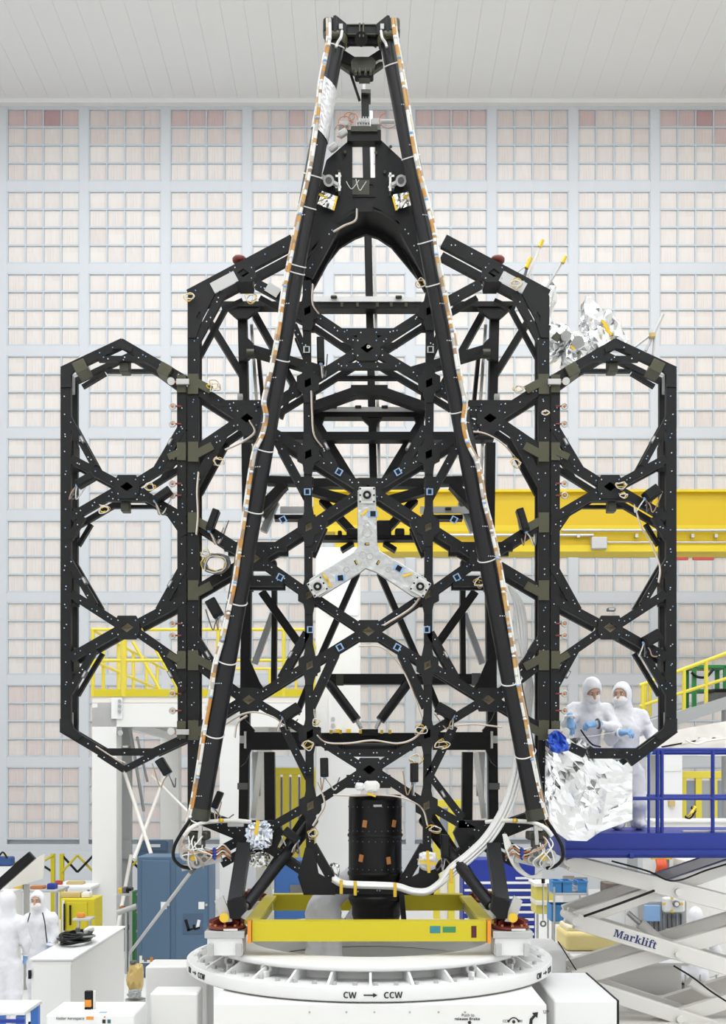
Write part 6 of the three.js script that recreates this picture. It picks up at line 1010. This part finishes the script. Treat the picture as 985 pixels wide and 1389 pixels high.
  // bag, leaning pole, green rack behind platform column
  const Tb2 = thing('trash_bag', 'translucent amber plastic bag with dark contents by the grey cabinet', 'bag'); const bk = W(184, 1328, -4.5); mesh('film', lump(V(bk.x, bk.y, -4.5), [0.12, 0.24, 0.12], 7, 0.25), std(lin(0.55, 0.4, 0.14), 0.3, 0, { flatShading: true }), Tb2); mesh('contents', lump(V(bk.x + 0.01, bk.y - 0.18, -4.4), [0.1, 0.07, 0.08], 10, 0.3, 4), M.gray, Tb2); mesh('tie', lump(V(bk.x - 0.03, bk.y + 0.23, -4.5), [0.05, 0.03, 0.05], 10, 0.3, 3), M.grayD, Tb2);
  const St = thing('bag_stand', 'white waste bin under the amber plastic bag', 'bin'); const sy = bk.y - 0.27; rod('drum', V(bk.x, 0, -4.5), V(bk.x, sy, -4.5), 0.13, M.white, St, true); rod('rim', V(bk.x, sy - 0.03, -4.5), V(bk.x, sy, -4.5), 0.14, M.tin, St, true);
  const Pl = thing('leaning_pole', 'long slim steel pole slanting from boom foot down past the grey cabinet', 'pole'); rod('pole', W(259, 1183, 0.45), W(178, 1290, -1.2), 0.016, M.tin, Pl); rod('pole_tip', W(178, 1290, -1.2), W(175, 1294, -1.26), 0.01, M.steel, Pl); rod('pole_tip', W(259, 1183, 0.45), W(263, 1178, 0.5), 0.022, M.grayD, Pl);
  const Rk = thing('green_rack', 'narrow green and steel rack behind the white platform column', 'rack'); const rz = -8.4; for (const [x, m] of [[180, M.steel], [184, M.green]]) { const k = W(x, 1208, rz); box('upright', V(k.x, k.y / 2, rz), [0.05, k.y, 0.3], m, Rk); } for (const yy of [1212, 1236, 1262]) pbox('shelf_board', 158, yy, 185, yy + 3, rz + 0.1, 0.4, M.tin, Rk); for (const [x, yy, m] of [[163, 1206, M.gold], [168, 1205, M.grayD], [175, 1206, M.black], [164, 1231, M.copper], [172, 1257, M.green], [165, 1258, M.black]]) pbox('bundle', x - 3, yy - 1, x + 3, yy + 6, rz + 0.05, 0.2, m, Rk, 0.01);
  const Pp = thing('clamped_pipe', 'short steel pipe clamped level beside platform column', 'pipe'); rod('pipe', W(160, 1238, -8.0), W(186, 1229, -8.0), 0.05, M.tin, Pp); const pk = W(172, 1235, -8.0); rod('stand', V(pk.x, 0, -8.0), pk, 0.03, M.steel, Pp);
  const Bq = thing('blue_tote', 'dark blue tote bag on table at the filter wall base', 'tote'); const tk = W(7, 1168, -13); rbox('body', tk, [0.35, 0.2, 0.3], std(lin(0.03, 0.08, 0.25), 0.6), Bq, 0.05); tube('handle', [V(tk.x - 0.1, tk.y + 0.08, -12.84), V(tk.x, tk.y + 0.2, -12.84), V(tk.x + 0.1, tk.y + 0.08, -12.84)], 0.02, M.black, Bq); box('stand', V(tk.x, (tk.y - 0.1) / 2, -13), [0.6, tk.y - 0.1, 0.5], M.white, Bq);
}
// ================================================================ FOIL INSTRUMENTS AND POLES BEHIND THE WING
{
  const z = -0.75;
  const mk = (label, pts, seedk, dep) => { const T = thing('foil_instrument', label, 'foil'); const g = new THREE.ExtrudeGeometry(new THREE.Shape(pts.map(p => { const w = W(p[0], p[1], z); return new THREE.Vector2(w.x, w.y); })), { depth: dep, bevelEnabled: true, bevelSize: 0.03, bevelThickness: 0.05, bevelSegments: 2, steps: 3 }); g.translate(0, 0, z - dep); const h = densify(g, 0.07), p = h.attributes.position; for (let i = 0; i < p.count; i++) { const x = p.getX(i), y = p.getY(i), q = p.getZ(i); const n1 = noise.noise(x * 12 + seedk, y * 12, q * 12), n2 = noise.noise(x * 12, y * 12 + 5, q * 12 + seedk); p.setXYZ(i, x + 0.035 * n1, y + 0.035 * n2, q + 0.09 * noise.noise(x * 11, y * 7 + seedk, q * 7)); } h.computeVertexNormals(); mesh('wrap', h, M.foil, T); return T; };
  const a = mk('tall pointed silver foil shroud with yellow tape above the wing tip', [[797, 408], [803, 412], [838, 442], [846, 462], [838, 476], [804, 478], [795, 440]], 1.1, 0.25); for (const [x, y] of [[816, 434], [819, 440], [822, 446]]) bar('tape', x, y, x + 8, y + 8, 4, z + 0.09, 0.01, M.gold, a);
  const b = mk('silver foil wrapped elbow joint between centre frame and wing', [[740, 434], [752, 440], [768, 446], [772, 456], [762, 470], [744, 486], [738, 470]], 4.4, 0.22); bar('tape', 752, 454, 760, 460, 10, z + 0.09, 0.02, M.olive, b); rod('joint_ring', W(768, 456, z + 0.06), W(768, 456, z + 0.14), 0.05, M.steel, b);
  const c = mk('small rounded silver foil bundle resting on the wing slope', [[776, 456], [784, 454], [794, 466], [796, 478], [780, 490], [770, 486], [770, 472]], 8.2, 0.22); bar('tape', 775, 468, 779, 474, 4, z + 0.09, 0.01, M.gold, c); rod('cap', W(784, 464, z + 0.05), W(784, 464, z + 0.12), 0.06, M.tin, c);
  const d = mk('slender foil bundle of fittings on the upper corner of centre frame', [[734, 392], [742, 384], [752, 392], [750, 410], [742, 420], [735, 408]], 2.7, 0.2); bar('tape', 738, 398, 744, 404, 6, z + 0.09, 0.02, M.gold, d);
  const poles = [['yellow tipped clear pole with black rod above centre frame', [[714, 384], [736, 326]], [[718, 356], [736, 326]]], ['yellow tipped clear pole leaning over corner of centre frame', [[738, 396], [767, 348]], [[762, 358], [767, 348]]], ['plain thin pole tripod behind the wing top', [[876, 476], [900, 426]], null]];
  poles.forEach(([l, p, t], i) => { const T = thing('slim_pole', l, 'pole'); rod('pole', W(p[0][0], p[0][1], -0.5), W(p[1][0], p[1][1], -0.5), 0.014, i ? M.tin : M.cableW, T); if (t) { rod('yellow_tip', W(p[1][0] - 4, p[1][1] + 9, -0.49), W(p[1][0], p[1][1], -0.49), 0.02, M.gold, T); } if (i === 0) { rod('black_rod', W(708, 388, -0.45), W(716, 360, -0.45), 0.014, M.grayD, T); rod('yellow_tip', W(714, 364, -0.44), W(720, 350, -0.44), 0.022, M.gold, T); rod('guy_wire', W(692, 378, -0.5), W(710, 363, -0.5), 0.006, M.tin, T); } if (i === 1) { rod('guy_wire', W(745, 430, -0.5), W(751, 396, -0.5), 0.006, M.tin, T); } if (i === 2) { rod('brace', W(857, 474, -0.5), W(886, 452, -0.5), 0.012, M.tin, T); rod('brace', W(886, 482, -0.5), W(888, 455, -0.5), 0.012, M.tin, T); pbox('clamp', 882, 450, 890, 457, -0.45, 0.06, M.tan, T, 0.01); } });
}
function densify(g, len) { // split long triangle edges so that a crumple has points to move
  let tris = []; const n = g.index ? g.toNonIndexed() : g, p = n.attributes.position; for (let i = 0; i < p.count; i += 3) tris.push([0, 1, 2].map(k => V(p.getX(i + k), p.getY(i + k), p.getZ(i + k))));
  for (let it = 0; it < 8; it++) { let again = false; const out = []; for (const t of tris) { const L = [0, 1, 2].map(k => t[k].distanceTo(t[(k + 1) % 3])), m = L.indexOf(Math.max(...L)); if (L[m] > len) { again = true; const a = t[m], b = t[(m + 1) % 3], c = t[(m + 2) % 3], q = a.clone().add(b).multiplyScalar(0.5); out.push([a, q, c], [q, b, c]); } else out.push(t); } tris = out; if (!again) break; }
  const o = new THREE.BufferGeometry(); o.setAttribute('position', new THREE.Float32BufferAttribute(tris.flat().flatMap(v => [v.x, v.y, v.z]), 3)); return o;
}
// ---------------------------------------------------------------- groups sit at the base of what they hold
scene.updateMatrixWorld(true);
for (const g of allThings) { const b = new THREE.Box3().setFromObject(g); if (b.isEmpty()) continue; const c = V((b.min.x + b.max.x) / 2, b.min.y, (b.min.z + b.max.z) / 2); g.position.copy(c); for (const ch of g.children) ch.position.sub(c); }
renderer.render(scene, camera);
